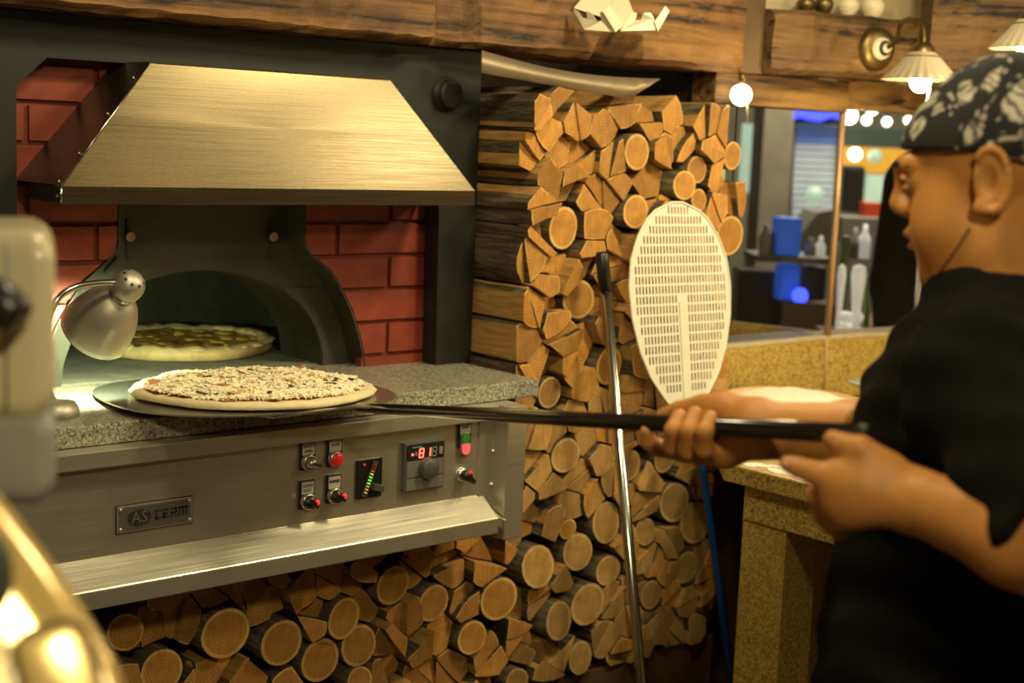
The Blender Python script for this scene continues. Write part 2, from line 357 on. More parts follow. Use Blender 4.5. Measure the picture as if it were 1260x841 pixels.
# ================================================================== THE ROOM
struct(MB().box((-1.6, -2.6, -0.05), (4.3, 2.62, 0)).build('floor', M['floor']))
struct(MB().box((-1.6, -2.6, 2.62), (4.3, 2.62, 2.7)).build('ceiling', M['ceil']))
struct(MB().box((-1.6, -2.6, 0), (-1.5, 2.62, 2.62)).build('wall_left', M['wall']))
struct(MB().box((-1.5, -2.6, 0), (4.3, -2.5, 2.62)).build('wall_rear', M['wall']))
struct(MB().box((4.2, -2.5, 0), (4.3, 2.10, 2.62)).build('wall_right', M['wall']))
struct(MB().box((-1.5, 3.3, 0), (2.66, 3.4, 2.62)).build('wall_back', M['teal']))
struct(MB().box((2.655, 2.33, 0), (2.70, 3.3, 2.62)).build('wall_stack_end', M['darkwood']))
struct(MB().box((-1.5, 2.45, 0), (0.70, 2.55, 2.62)).build('wall_oven_left', M['wall']))
# window wall: a straight run and a run bent 7.5 degrees towards the room
bx, by = math.cos(math.radians(-7.5)), math.sin(math.radians(-7.5))
K = Vector((3.11, 2.30, 0))
def wB(s, dy=0.0): return Vector((K.x+bx*s-by*dy, K.y+by*s+bx*dy, 0))
def stripB(mb, s0, s1, d0, d1, z0, z1, mi=0):
    a, b, c, d = wB(s0, d0), wB(s1, d0), wB(s1, d1), wB(s0, d1)
    mb.poly([(p.x, p.y, z0) for p in (a, b, c, d)], (0, 0, z1-z0), mi); return mb
zs = Zr(-0.4685)
struct(MB().box((2.62, 2.322, 0), (3.11, 2.42, zs-0.002)).build('wall_window_low', M['darkwood']))
struct(stripB(MB(), 0, 1.12, 0.022, 0.10, 0, zs-0.002).build('wall_window_bent', M['wall']))
struct(MB().box((2.655, 2.33, Zr(0.17)), (3.11, 2.43, 2.62)).build('wall_window_top', M['wall']))
struct(stripB(MB(), 0, 1.12, 0.03, 0.13, Zr(0.17), 2.62).build('wall_window_high', M['wall']))
w1 = struct(MB().box((2.60, 2.285, Zr(0.105)), (3.11, 2.36, Zr(0.18)), bev=0.004).build('window_1', M['trim']))
MB().box((2.60, 2.29, zs), (2.645, 2.35, Zr(0.105)), bev=0.003).build('window_post', M['trim'], w1)
MB().box((2.70, 2.300, zs+0.002), (3.10, 2.306, Zr(0.105))).build('pane', M['pane'], w1)
MB().box((2.652, 2.296, zs+0.002), (2.664, 2.31, Zr(0.105))).build('pane_edge', M['glassy'], w1)
MB().box((2.664, 2.300, zs+0.002), (2.70, 2.306, Zr(0.105))).build('pane', M['pane'], w1)
w2 = struct(stripB(MB(), 0.0, 1.12, -0.015, 0.06, Zr(0.115), Zr(0.185)).build('window_2', M['trim']))
MB().tube([(3.107, 2.297, zs), (3.107, 2.297, Zr(0.14))], 0.008, 8).build('corner_trim', plain('copper_trim', (0.55, 0.33, 0.18), 0.4, 0.3), w2)
stripB(MB(), 0.012, 0.33, 0.0, 0.006, zs+0.002, Zr(0.115)).build('pane', M['pane'], w2)
stripB(MB(), 0.338, 0.344, -0.002, 0.008, zs+0.002, Zr(0.115)).build('pane_edge', M['label'], w2)
stripB(MB(), 0.352, 1.10, 0.0, 0.006, zs+0.002, Zr(0.115)).build('pane', M['pane'], w2)

# brick wall around the oven mouth: recessed painted joints, each brick an object
BY = 2.395
def bell(z):        # half width of the bell-shaped cut-out at relative height z
    pts = [(-0.5, 0.352), (-0.46, 0.346), (-0.40, 0.330), (-0.345, 0.308), (-0.30, 0.280), (-0.27, 0.258), (-0.245, 0.225), (-0.225, 0.198), (-0.20, 0.194), (0.4, 0.194)]
    for (a, ha), (b, hb) in zip(pts, pts[1:]):
        if a <= z <= b: return ha+(hb-ha)*(z-a)/(b-a)
    return 0.194
BCX = 1.365
mb = MB(); zz = [-0.475+i*0.0205 for i in range(33)]
for sgn in (-1, 1):
    pts = [(BCX+sgn*bell(z), z) for z in zz]
    outer = 0.72 if sgn < 0 else 1.96
    P = [(x, BY+0.008, Zr(z)) for x, z in pts]+[(outer, BY+0.008, Zr(zz[-1])), (outer, BY+0.008, Zr(zz[0]))]
    mb.poly(P, (0, 0.055, 0))
bw = struct(mb.build('wall_brick', M['mortar'], origin=(1.365, BY, Zr(-0.475))))
rows = [(-0.452, -0.4505, 0)]
zr = -0.4385; k = 0
REG = {}
while zr < 0.16:
    z0, z1 = zr, zr+0.0585
    off = 1.635 if k % 2 else 1.763
    for i in range(-4, 3):
        a, b = off+i*0.2525-0.2525+0.005, off+i*0.2525-0.005
        for sgn in (-1, 1):
            n = 5; zl = [z0+(z1-z0)*j/n for j in range(n+1)]
            xs = [BCX+sgn*(bell(z)+0.002) for z in zl]
            if sgn < 0: L, R_ = [max(a, 0.78)]*(n+1), [min(b, x) for x in xs]
            else: L, R_ = [max(a, x) for x in xs], [min(b, 1.95)]*(n+1)
            if sum(r-l > 0.012 for l, r in zip(L, R_)) < n: continue
            L = [min(l, r-0.002) for l, r in zip(L, R_)]
            full = all(abs(l-a) < 1e-6 and abs(r-b) < 1e-6 for l, r in zip(L, R_))
            if full and 'b' in REG:
                o = _link(bpy.data.objects.new('brick', REG['b'])); o.parent = bw
                o.location = Vector((a, BY, Zr(z0)))-WL[bw.name]+Vector((0, random.uniform(-.0015, .0015), 0)); continue
            P = [(l, BY, Zr(z)) for l, z in zip(L, zl)]+[(r, BY, Zr(z)) for r, z in reversed(list(zip(R_, zl)))]
            if full: P = [(a, BY, Zr(z0)), (a, BY, Zr(z1)), (b, BY, Zr(z1)), (b, BY, Zr(z0))]
            m2 = MB().poly(P, (0, 0.02, 0), bev=0.0015 if full else 0)
            o = m2.build('brick', M['brick'], bw, origin=(a, BY, Zr(z0)))
            if full: REG['b'] = o.data
    zr += 0.0677; k += 1
MB().box((1.70, BY, Zr(-0.466)), (1.95, BY+0.02, Zr(-0.447))).build('brick', M['brick'], bw)

# ================================================================== OVEN
oven = thing('pizza_oven', (1.365, 2.5, 0.83), 'built-in pizza oven with arched grey mouth and steel control panel with buttons', 'oven')
# arched front plate, its reveal and chamber
AY = 2.45
def arch_pts(hw, h, n=18, z0=-0.468):
    return [(BCX+hw*math.cos(math.pi*i/n), z0+h*(math.sin(math.pi*i/n))**0.92) for i in range(n+1)]
ap = arch_pts(0.275, 0.203)
bm = MB()
outer = [(BCX+bell(z)+0.004, z) for z in np.linspace(-0.468, -0.20, 12)]+[(BCX+0.198, 0.02)]
outer += [(2*BCX-x, z) for x, z in reversed(outer)]
# ring of quads between opening and outline, front plate 2 cm thick
def ring_front(y0, y1, inner, outl, mi=0):
    def res(pts, n):
        d = [0]
        for a, b in zip(pts, pts[1:]): d.append(d[-1]+math.hypot(b[0]-a[0], b[1]-a[1]))
        out = []
        for i in range(n+1):
            t = d[-1]*i/n; j = max(k for k in range(len(d)) if d[k] <= t+1e-9); j = min(j, len(pts)-2)
            f = (t-d[j])/max(1e-9, d[j+1]-d[j]); out.append((pts[j][0]+(pts[j+1][0]-pts[j][0])*f, pts[j][1]+(pts[j+1][1]-pts[j][1])*f))
        return out
    n = 48; I, O = res(inner, n), res(outl, n)
    V = [(x, y0, Zr(z)) for x, z in I]+[(x, y0, Zr(z)) for x, z in O]+[(x, y1, Zr(z)) for x, z in I]
    F = [(i, i+1, n+1+i+1, n+1+i) for i in range(n)]+[(i, 2*n+2+i, 2*n+3+i, i+1) for i in range(n)]
    return V, F
V, F = ring_front(AY, 2.60, ap, outer)
bm._new(V, F)
arch = bm.build('oven_arch', M['iron'], oven)
# dark slots with a bolt on each side of the arch plate
for px in (158, 334):
    a = atY(px, 291, AY-0.002); s = 0.0035
    MB().box((a.x-s, AY-0.004, a.z-0.045), (a.x+s, AY-0.0005, a.z+0.03)).build('slot', M['ink'], arch)
    MB().tube([(a.x, AY-0.012, a.z), (a.x, AY-0.003, a.z)], 0.009, 10).build('bolt', M['nickel'], arch)
a = atY(137, 327, AY-0.003)
MB().obox((a.x, AY-0.003, a.z), (0.7, 0, 0.7), (0, 1, 0), (-0.7, 0, 0.7), 0.017, 0.003, 0.003).build('slot', M['ink'], arch)
# joint across the right leg and darker lower lining of the mouth
mb = MB()
P = [(BCX+0.277*math.cos(t), Zr(-0.468+0.203*max(0, math.sin(t))**0.92)) for t in np.linspace(0, 0.9, 8)]
Q = [(BCX+min(0.34, bell(p[1]-H)-0.012), p[1]) for p in P]
mb.poly([(x, AY-0.004, z) for x, z in P]+[(x, AY-0.004, z) for x, z in reversed(Q)], (0, 0.0035, 0))
mb.build('arch_leg_plate', M['iron'], arch)
# chamber: vaulted box behind the mouth
mb = MB(); n = 16
prof = [(BCX+0.46*math.cos(math.pi*i/n), -0.468+0.30*math.sin(math.pi*i/n)**0.7) for i in range(n+1)]
V = []; F = []
for (yy) in (2.60, 3.08):
    V += [(x, yy, Zr(z)) for x, z in prof]
F = [(i, i+1, n+1+i+1, n+1+i) for i in range(n)]+[tuple(range(n+1, 2*n+2))]
mb._new(V, F)
# front wall of the chamber around the opening
inn = arch_pts(0.275, 0.203, n); V = [(x, 2.60, Zr(z)) for x, z in inn]+[(x, 2.60, Zr(z)) for x, z in prof]
mb._new(V, [(i, i+1, n+2+i, n+1+i) for i in range(n)])
mb.build('chamber', M['soot'], oven)
MB().box((0.90, 2.46, Zr(-0.50)), (1.84, 3.09, Zr(-0.464))).build('hearth', M['hearth'], oven)
for px in (299, 325):
    a = atY(px, 380, 3.075); MB().box((a.x-0.002, 3.072, Zr(-0.40)), (a.x+0.002, 3.079, Zr(-0.2))).build('joint', M['ink'], oven)

# dark reveal of the bell-shaped cut-out
for sgn in (-1, 1):
    zq = np.linspace(-0.465, 0.09, 30); mb = MB()
    A = [Vector((BCX+sgn*(bell(z)-0.0005), BY-0.001, Zr(z))) for z in zq]; Bq = [Vector((p.x, AY+0.004, p.z)) for p in A]
    vs = [mb.bm.verts.new(p) for p in A+Bq]+[mb.bm.verts.new(p-Vector((sgn*0.004, 0, 0))) for p in A+Bq]
    n = 30
    for i in range(n-1):
        for a_, b_ in ((0, n), (3*n, 2*n)): mb.bm.faces.new((vs[a_+i], vs[a_+i+1], vs[b_+i+1], vs[b_+i]))
        mb.bm.faces.new((vs[i], vs[i+1], vs[2*n+i+1], vs[2*n+i]))
    mb.build('mouth_reveal', M['iron'], oven)
# steel panel below the slab
PY = 2.10
def pp(x, y, d=0.0): v = atY(x, y, PY-d); return v
MB().box((0.70, PY, Zr(-0.69)), (1.768, PY+0.03, Zr(-0.525))).build('front_panel', M['steel'], oven)
MB().box((0.70, PY-0.022, Zr(-0.5285)), (1.80, PY+0.03, Zr(-0.501)), bev=0.002).build('top_rail', M['steel'], oven)
lp = [(PY+0.001, -0.676), (PY-0.05, -0.714), (PY-0.05, -0.744), (PY+0.04, -0.748), (PY+0.04, -0.68)]
MB().poly([(0.70, y, Zr(z)) for y, z in lp], (1.085, 0, 0), bev=0.0025).build('drip_lip', M['steel'], oven)
side = MB().box((1.768, PY-0.004, Zr(-0.70)), (1.806, PY+0.03, Zr(-0.5285)), bev=0.002)
side.build('side_cheek', M['steel'], oven)
MB().poly([(1.768, PY+0.0, Zr(-0.70)), (1.800, PY-0.05, Zr(-0.72)), (1.800, PY-0.05, Zr(-0.745)), (1.800, PY+0.03, Zr(-0.745)), (1.800, PY+0.03, Zr(-0.69))], (0.004, 0, 0)).build('lip_end', M['steel'], oven)
MB().box((1.803, PY-0.045, Zr(-0.762)), (1.851, PY+0.06, Zr(-0.501)), bev=0.003).build('end_post', M['steel'], oven)
for (x, y) in ((606, 556), (604, 597)):
    p = pp(x, y); MB().ball((p.x, PY-0.004, p.z), 0.008, 10, sc=(1, 0.7, 1)).build('bolt', M['nickel'], oven)
# cabinet body behind the panel
MB().box((0.72, PY+0.035, Zr(-0.745)), (1.80, 2.18, Zr(-0.502))).build('oven_body', M['blackmetal'], oven)

# name plate with black rim, four screws, striped oval and lettering
pa, pb, pc, pd = pp(143, 624), pp(236, 611), pp(236, 644), pp(143, 656)
x0, x1 = pa.x, pb.x; zt, zb = (pa.z+pb.z)/2, (pc.z+pd.z)/2
npl = MB().box((x0, PY-0.003, zb), (x1, PY, zt), bev=0.0008).build('name_plate', M['steel'], oven)
MB().box((x0-0.0015, PY-0.0012, zb-0.0015), (x1+0.0015, PY-0.0002, zt+0.0015)).build('plate_rim', M['black'], npl)
MB().box((x0+0.003, PY-0.0036, zb+0.003), (x1-0.003, PY-0.0028, zt-0.003)).build('plate_face', plain('plate_grey', (0.17, 0.16, 0.13), 0.45, 0.6), npl)
for xx in (x0+0.006, x1-0.006):
    for z2 in (zb+0.006, zt-0.006): MB().ball((xx, PY-0.004, z2), 0.0034, 8, sc=(1, .6, 1)).build('screw', M['nickel'], npl)
W_, H_ = x1-x0, zt-zb
cx, cz, ra, rb = x0+W_*0.285, zb+H_*0.5, W_*0.155, H_*0.31
mb = MB()
for i in range(9):
    zz0 = cz+rb*(-0.94+i*0.235); hw = ra*math.sqrt(max(0.02, 1-((zz0-cz)/rb)**2))
    mb.box((cx-hw, PY-0.0042, zz0-0.0013), (cx+hw, PY-0.0035, zz0+0.0013))
mb.build('emblem', M['ink'], npl)
text('emblem_letters', 'AS', (cx, PY-0.0046, cz), H_*0.62, plain('plate_letter_grey', (0.2, 0.19, 0.155), 0.5, 0.5), npl, width=ra*1.35)
mb = MB(); lx = x0+W_*0.485; lw = W_*0.094; lh = H_*0.36; lb = zb+H_*0.34; sw = lw*0.24
def stroke(u0, v0, u1, v1): mb.box((lx+u0*lw, PY-0.0043, lb+v0*lh), (lx+u1*lw, PY-0.0035, lb+v1*lh))
stroke(-.14, .80, .95, 1.0); stroke(.12, .0, .40, .68); stroke(.12, .0, .92, .2)                      # t
lx += lw*1.15; stroke(0, .80, .85, 1.0); stroke(0, .4, .8, .6); stroke(0, 0, .28, .6); stroke(0, 0, .85, .2)   # E
lx += lw*1.12; stroke(0, .80, .9, 1.0); stroke(.66, .42, .92, 1); stroke(0, .40, .9, .58); stroke(0.0, 0.0, .26, .58)
mb.poly([(lx+u*lw, PY-0.0043, lb+v*lh) for u, v in ((.36, .42), (.64, .42), (1.02, 0), (.70, 0))], (0, .0008, 0))   # R
lx += lw*1.15; stroke(0, .8, 1.3, 1.0); stroke(0, 0, .28, 1); stroke(.52, 0, .78, 1); stroke(1.02, 0, 1.3, 1)   # M
mb.build('plate_letters', M['ink'], npl)

# controls
def legend(px, py, pw, ph, lines, ink, name='legend_plate'):
    c = pp(px, py)
    o = MB().box((c.x-0.0155, PY-0.006, c.z-0.026), (c.x+0.0155, PY, c.z+0.026), bev=0.002).build(name, M['black'], oven)
    MB().box((c.x-0.0125, PY-0.0068, c.z+0.001), (c.x+0.0125, PY-0.0055, c.z+0.0225)).build('label_card', M['label'], o)
    for i, t in enumerate(lines):
        text('lettering', t, (c.x, PY-0.0072, c.z+0.0118+(0.0042 if len(lines) > 1 else 0.002)-i*0.0085), 0.0075, ink, o, width=0.0215 if len(t) > 5 else 0.0165)
    return o, Vector((c.x, PY, c.z-0.012))
def bezel(o, c, r=0.0148, d=0.011): return MB().lathe((c.x, PY-0.003, c.z), (0, -1, 0), [(r, 0), (r, d*0.7), (r*0.88, d), (r*0.72, d), (r*0.7, d*0.6), (0, d*0.6)], 22).build('bezel', M['nickel'], o)
def selector(o, c, lit=True, ang=0.6):
    bezel(o, c)
    h = MB().lathe((c.x, PY-0.010, c.z), (0, -1, 0), [(0.0115, 0), (0.0105, 0.012), (0.0, 0.0125)], 18)
    d = Vector((math.cos(ang), 0, -math.sin(ang)))
    h.obox((c.x, PY-0.022, c.z), d, (0, 1, 0), d.cross(Vector((0, 1, 0))), 0.0115, 0.008, 0.0045, bev=0.001)
    k = h.build('selector_knob', M['black'], o)
    if lit: MB().ball(Vector((c.x, PY-0.026, c.z))+d*0.009+Vector((0, 0, 0.005)), 0.0065, 10, sc=(0.7, 0.8, 1.0)).build('lit_tip', M['redlit'], o)
o, c = legend(377, 560, 0, 0, ['ROTATION', 'SPEED'], M['ink'])
bezel(o, c)
k = MB().lathe((c.x, PY-0.009, c.z), (0, -1, 0), [(0.009, 0), (0.0075, 0.014), (0, 0.0145)], 14).build('metal_knob', M['nickel'], o)
MB().tube([(c.x, PY-0.022, c.z), (c.x+0.015, PY-0.024, c.z-0.004)], 0.0028, 8).build('lever', M['black'], o)
o, c = legend(410, 556, 0, 0, ['ALARM'], M['redink'])
bezel(o, c); MB().lathe((c.x, PY-0.010, c.z), (0, -1, 0), [(0.0125, 0), (0.0122, 0.005), (0.0095, 0.0078), (0, 0.0088)], 20).build('red_lamp', M['red'], o)
o, c = legend(376, 608, 0, 0, ['CHAMBER', 'LIGHT'], M['greyink']); selector(o, c, True)
o, c = legend(409, 601, 0, 0, ['BURNER'], M['ink']); selector(o, c, True, 0.45)
# slanted level indicator
c = pp(453, 588.5); hw, hh = 0.0275, 0.036
lv = MB().box((c.x-hw, PY-0.005, c.z-hh), (c.x+hw, PY, c.z+hh), bev=0.0015).build('level_indicator', M['black'], oven)
MB().obox((c.x-0.001, PY-0.006, c.z), (0.36, 0, 0.93), (0, 1, 0), (0.93, 0, -0.36), 0.034, 0.0015, 0.0055).build('scale_strip', M['darkgrey'], lv)
for i in range(10):
    t = -0.026+i*0.0058; mm = M['ledgreen'] if 3 <= i <= 6 else (M['ledamber'] if i < 3 else M['redlit'])
    MB().obox((c.x+0.36*t-0.001, PY-0.008, c.z+0.93*t), (0.36, 0, 0.93), (0, 1, 0), (0.93, 0, -0.36), 0.0012, 0.001, 0.0028).build('level_light', mm if i < 8 else M['red'], lv)
MB().ball((c.x-0.013, PY-0.006, c.z+0.027), 0.0022, 8).build('indicator_light', M['redlit'], lv)
MB().obox((c.x+0.013, PY-0.011, c.z-0.017), (1, 0, -0.25), (0, 1, 0), (0.25, 0, 1), 0.012, 0.007, 0.006, bev=0.002).build('indicator_lever', M['darkgrey'], lv)
# temperature controller
c = pp(518, 572); hw, hh = 0.0465, 0.0465
ct = MB().box((c.x-hw, PY-0.012, c.z-hh), (c.x+hw, PY, c.z+hh), bev=0.003).build('temperature_controller', M['darkgrey'], oven)
MB().box((c.x-hw+0.004, PY-0.0135, c.z-hh+0.004), (c.x+hw-0.004, PY-0.0115, c.z+0.012)).build('lower_face', plain('controller_grey', (0.13, 0.125, 0.105), 0.5), ct)
MB().box((c.x-hw+0.004, PY-0.0135, c.z+0.0135), (c.x+hw-0.004, PY-0.0115, c.z+hh-0.004)).build('display_window', M['black'], ct)
MB().box((c.x-hw+0.005, PY-0.0140, c.z-0.0195), (c.x+hw-0.005, PY-0.013, c.z-0.018)).build('face_groove', M['ink'], ct)
MB().box((c.x-0.032, PY-0.0142, c.z+0.0365), (c.x-0.009, PY-0.0133, c.z+0.0385)).build('blue_mark', M['blueink'], ct)
def digit(x, z, segs, mat, name):
    w2, h2, t = 0.0045, 0.008, 0.0011; m2 = MB()
    S = {'a': ((-w2, h2-t), (w2, h2+t)), 'g': ((-w2, -t), (w2, t)), 'd': ((-w2, -h2-t), (w2, -h2+t)), 'b': ((w2-t, 0), (w2+t, h2)), 'c': ((w2-t, -h2), (w2+t, 0)), 'f': ((-w2-t, 0), (-w2+t, h2)), 'e': ((-w2-t, -h2), (-w2+t, 0))}
    for q in segs:
        (a, b), (a2, b2) = S[q]; m2.box((x+a+0.1*b, PY-0.0146, z+b), (x+a2+0.1*b, PY-0.0136, z+b2))
    m2.build(name, mat, ct)
dz = c.z+0.0255
digit(c.x-0.010, dz, 'abcdefg', M['led'], 'lit_digit'); digit(c.x+0.006, dz, 'bc', M['led'], 'lit_digit'); digit(c.x+0.020, dz, 'abcdefg', M['leddim'], 'unlit_digit')
MB().box((c.x-0.033, PY-0.0146, dz-0.003), (c.x-0.029, PY-0.0136, dz+0.001)).build('status_light', M['led'], ct)
MB().box((c.x-0.025, PY-0.0144, dz-0.004), (c.x-0.021, PY-0.0136, dz+0.004)).build('status_mark', M['leddim'], ct)
MB().box((c.x+0.031, PY-0.0144, dz-0.006), (c.x+0.039, PY-0.0136, dz+0.008)).build('small_key', M['leddim'], ct)
MB().lathe((c.x+0.004, PY-0.0125, c.z-0.004), (0, -1, 0), [(0.0205, 0), (0.019, 0.014), (0.0165, 0.0165), (0, 0.0165)], 24).build('dial_knob', M['darkgrey'], ct)
# start/stop double button and its legend, rotary switch below
o, c = legend(570, 534, 0, 0, ['START'], M['ink'])
MB().box((c.x-0.012, PY-0.008, c.z-0.030), (c.x+0.012, PY, c.z+0.018), bev=0.006).build('button_housing', M['nickel'], o)
MB().poly([(c.x+0.009*math.cos(a), PY-0.010, c.z+0.004+0.011*math.sin(a)*1.0) for a in np.linspace(0, math.pi, 10)]+[(c.x-0.009, PY-0.010, c.z-0.005), (c.x+0.009, PY-0.010, c.z-0.005)], (0, 0.003, 0)).build('green_button', M['green'], o)
MB().poly([(c.x+0.009*math.cos(a), PY-0.012, c.z-0.016+0.011*math.sin(a)) for a in np.linspace(math.pi, 2*math.pi, 10)]+[(c.x+0.009, PY-0.012, c.z-0.006), (c.x-0.009, PY-0.012, c.z-0.006)], (0, 0.004, 0)).build('red_button', M['pinklit'], o)
c = pp(568, 584); sh = MB().lathe((c.x, PY, c.z), (0, -1, 0), [(0.0135, 0), (0.0135, 0.008), (0.0, 0.008)], 20).build('rotary_switch', M['nickel'], oven)
MB().lathe((c.x, PY-0.008, c.z), (0, -1, 0), [(0.0105, 0), (0.010, 0.014), (0, 0.015)], 18).obox((c.x+0.004, PY-0.022, c.z-0.005), (1, 0, -1), (0, 1, 0), (1, 0, 1), 0.010, 0.006, 0.004).build('selector_knob', M['black'], sh)
MB().ball((c.x+0.003, PY-0.022, c.z+0.006), 0.007, 10, sc=(1, .7, .8)).build('red_tip', M['red'], sh)

# black steel surround
FY = 2.345; zt, zb_ = 0.176, 0.104
fr = thing('steel_surround', (1.41, FY+0.03, Zr(-0.465)), 'black steel frame around the oven with cut corners and a round cap', 'frame')
pts = [(0.62, -0.465), (0.968, -0.465), (0.968, 0.056), (1.02, zb_), (1.712, zb_), (1.845, -0.03), (1.852, -0.465), (1.945, -0.465), (1.945, zt), (0.62, zt)]
V = [(x, Zr(z)) for x, z in pts]
mb = MB()
def slab2(poly): mb.poly([(x, FY, z) for x, z in poly], (0, 0.045, 0))
slab2([(0.62, Zr(-0.465)), (0.968, Zr(-0.465)), (0.968, Zr(0.056)), (0.62, Zr(0.056))])
slab2([(0.62, Zr(0.056)), (0.968, Zr(0.056)), (1.02, Zr(zb_)), (1.02, Zr(zt)), (0.62, Zr(zt))])
slab2([(1.02, Zr(zb_)), (1.712, Zr(zb_)), (1.712, Zr(zt)), (1.02, Zr(zt))])
slab2([(1.712, Zr(zb_)), (1.845, Zr(-0.03)), (1.945, Zr(-0.03)), (1.945, Zr(zt)), (1.712, Zr(zt))])
slab2([(1.852, Zr(-0.464)), (1.945, Zr(-0.464)), (1.945, Zr(-0.03)), (1.845, Zr(-0.03))])
mb.build('frame_plate', M['blackmetal'], fr)
p = atY(553, 116, FY-0.01)
MB().lathe((p.x, FY, p.z), (0, -1, 0), [(0.036, 0), (0.036, 0.004), (0.029, 0.005), (0.029, 0.018), (0.026, 0.021), (0, 0.021)], 28).build('round_cap', M['blackmetal'], fr)

# hood
hd = thing('extractor_hood', (1.409, 2.3, Zr(-0.13)), 'wide brushed steel extractor hood with sloping front above the oven', 'hood')
hx0, hx1, hY, tY = 0.986, 1.832, 2.215, 2.262
tx0, tx1 = 1.160, 1.655
zb0, zb1, zt1 = -0.1265, -0.100, 0.1025
BK = 2.392
def q4(name, pts, th, mat=M['hood']):
    a, b, c_ = Vector(pts[0]), Vector(pts[1]), Vector(pts[2]); n = (b-a).cross(c_-a).normalized()*th
    return MB().poly(pts, n).build(name, mat, hd)
q4('front_panel', [(hx0, hY, Zr(zb1)), (hx1, hY, Zr(zb1)), (tx1, tY, Zr(zt1)), (tx0, tY, Zr(zt1))], -0.002)
q4('front_skirt', [(hx0, hY, Zr(zb0)), (hx1, hY, Zr(zb0)), (hx1, hY, Zr(zb1)), (hx0, hY, Zr(zb1))], -0.002)
MB().box((hx0, hY-0.001, Zr(zb0)-0.002), (hx1, hY+0.012, Zr(zb0)+0.001)).build('bottom_fold', M['hood'], hd)
q4('side_panel', [(hx0, hY+0.002, Zr(zb1)), (hx0, BK, Zr(zb1)), (tx0, BK, Zr(zt1)), (tx0, tY+0.002, Zr(zt1))], -0.002)
q4('side_skirt', [(hx0, hY+0.002, Zr(zb0)), (hx0, BK, Zr(zb0)), (hx0, BK, Zr(zb1)), (hx0, hY+0.002, Zr(zb1))], -0.002)
q4('side_panel', [(hx1, hY+0.002, Zr(zb1)), (tx1, tY+0.002, Zr(zt1)), (tx1, BK, Zr(zt1)), (hx1, BK, Zr(zb1))], -0.002)
q4('side_skirt', [(hx1, hY+0.002, Zr(zb0)), (hx1, hY+0.002, Zr(zb1)), (hx1, BK, Zr(zb1)), (hx1, BK, Zr(zb0))], -0.002)
MB().box((tx0, tY, Zr(zt1)), (tx1, BK, Zr(zt1)+0.003)).build('top_panel', M['hood'], hd)
# bright front seam and its rivets
d0, d1 = Vector((hx0, hY, Zr(zb1))), Vector((tx0, tY, Zr(zt1)))
MB().tube([d0+Vector((-.001, -.001, 0)), d1+Vector((-.001, -.001, 0))], 0.0022, 6).build('edge_seam', M['chrome'], hd)
MB().tube([Vector((hx0-.001, hY-.001, Zr(zb0))), d0+Vector((-.001, -.001, 0))], 0.0022, 6).build('edge_seam', M['chrome'], hd)
MB().obox((d0+d1)/2+Vector((-0.002, 0.010, -0.001)), d1-d0, (0, 1, 0), (d1-d0).cross(Vector((0, 1, 0))), (d1-d0).length/2, 0.007, 0.001).build('seam_flange', M['darkwood'], hd)
for t in (0.03, 0.25, 0.57, 0.87):
    p = d0+(d1-d0)*t; MB().ball(p+Vector((-0.004, 0.010, 0.001)), 0.003, 8).build('rivet', M['nickel'], hd)
MB().ball((hx0-0.002, hY+0.010, Zr(-0.116)), 0.003, 8).build('rivet', M['nickel'], hd)

# granite worktop (own thing)
sl = MB().box((0.66, 2.112, Zr(-0.500)), (1.93, 2.46, Zr(-0.4655)), bev=0.004).build('oven_worktop', M['granite'])
tag(sl, 'speckled grey granite slab in front of the oven mouth', 'worktop')

# ================================================================== BEAMS
def beam(name, a, b, hz, depth, mat, label, seed, notch=None):
    """hewn beam: front bottom edge from a to b, height hz, going back by depth"""
    a, b = Vector(a), Vector(b); d = (b-a); L = d.length; d.normalize(); n = Vector((-d.y, d.x, 0)).normalized(); u = Vector((0, 0, 1))
    rnd = random.Random(seed); N = max(8, int(L/0.03)); ring = []
    for i in range(N+1):
        t = L*i/N; r = []
        prof = [(0, 0.012), (0, hz*0.3), (0, hz*0.55), (0, hz*0.8), (0, hz-0.012), (0.015, hz), (depth, hz), (depth, 0), (0.015, 0)]
        for j, (y, z) in enumerate(prof):
            dy = rnd.uniform(-0.004, 0.004) if j < 6 else 0; dz = rnd.uniform(-0.0025, 0.0025)
            if notch:
                for (t0, t1, z0, z1, dp) in notch:
                    if t0 < t < t1 and z0 <= z <= z1: dy += dp
            r.append(a+d*t+n*(y+dy)+u*(z+dz))
        ring.append(r)
    mb = MB(); vs = [[mb.bm.verts.new(p) for p in r] for r in ring]; m = len(ring[0])
    for A, B in zip(vs, vs[1:]):
        for j in range(m): mb.bm.faces.new((A[j], B[j], B[(j+1) % m], A[(j+1) % m]))
    mb.bm.faces.new(vs[0]); mb.bm.faces.new(list(reversed(vs[-1])))
    o = mb.build(name, mat, origin=tuple(a))
    an = math.atan2(d.y, d.x); o.data.transform(Matrix.Rotation(-an, 4, 'Z')); o.rotation_euler.z = an
    return tag(o, label, 'beam')
beam('wooden_beam', (0.30, 2.255, Zr(0.178)), (2.655, 2.255, Zr(0.178)), 0.20, 0.20, M['beam'], 'long brown hewn timber beam over the oven and the wood stack', 3, [(1.475, 1.545, 0.0, 0.2, 0.028), (1.90, 2.02, 0.0, 0.045, 0.03), (1.545, 1.60, 0.10, 0.2, 0.012)])
beam('wooden_beam', (2.735, 2.235, Zr(0.183)), (3.22, 2.17, Zr(0.191)), 0.150, 0.12, M['beam2'], 'short pale timber beam between the long beam and the wall lamp', 5, None)
q = Vector((0.755, -0.655, 0))
b3a = Vector((3.20, 2.12, Zr(0.21)))
beam('wooden_beam', b3a, b3a+q*1.15, 0.30, 0.10, M['beam2'], 'pale timber beam behind the wall lamp above the cook', 8)
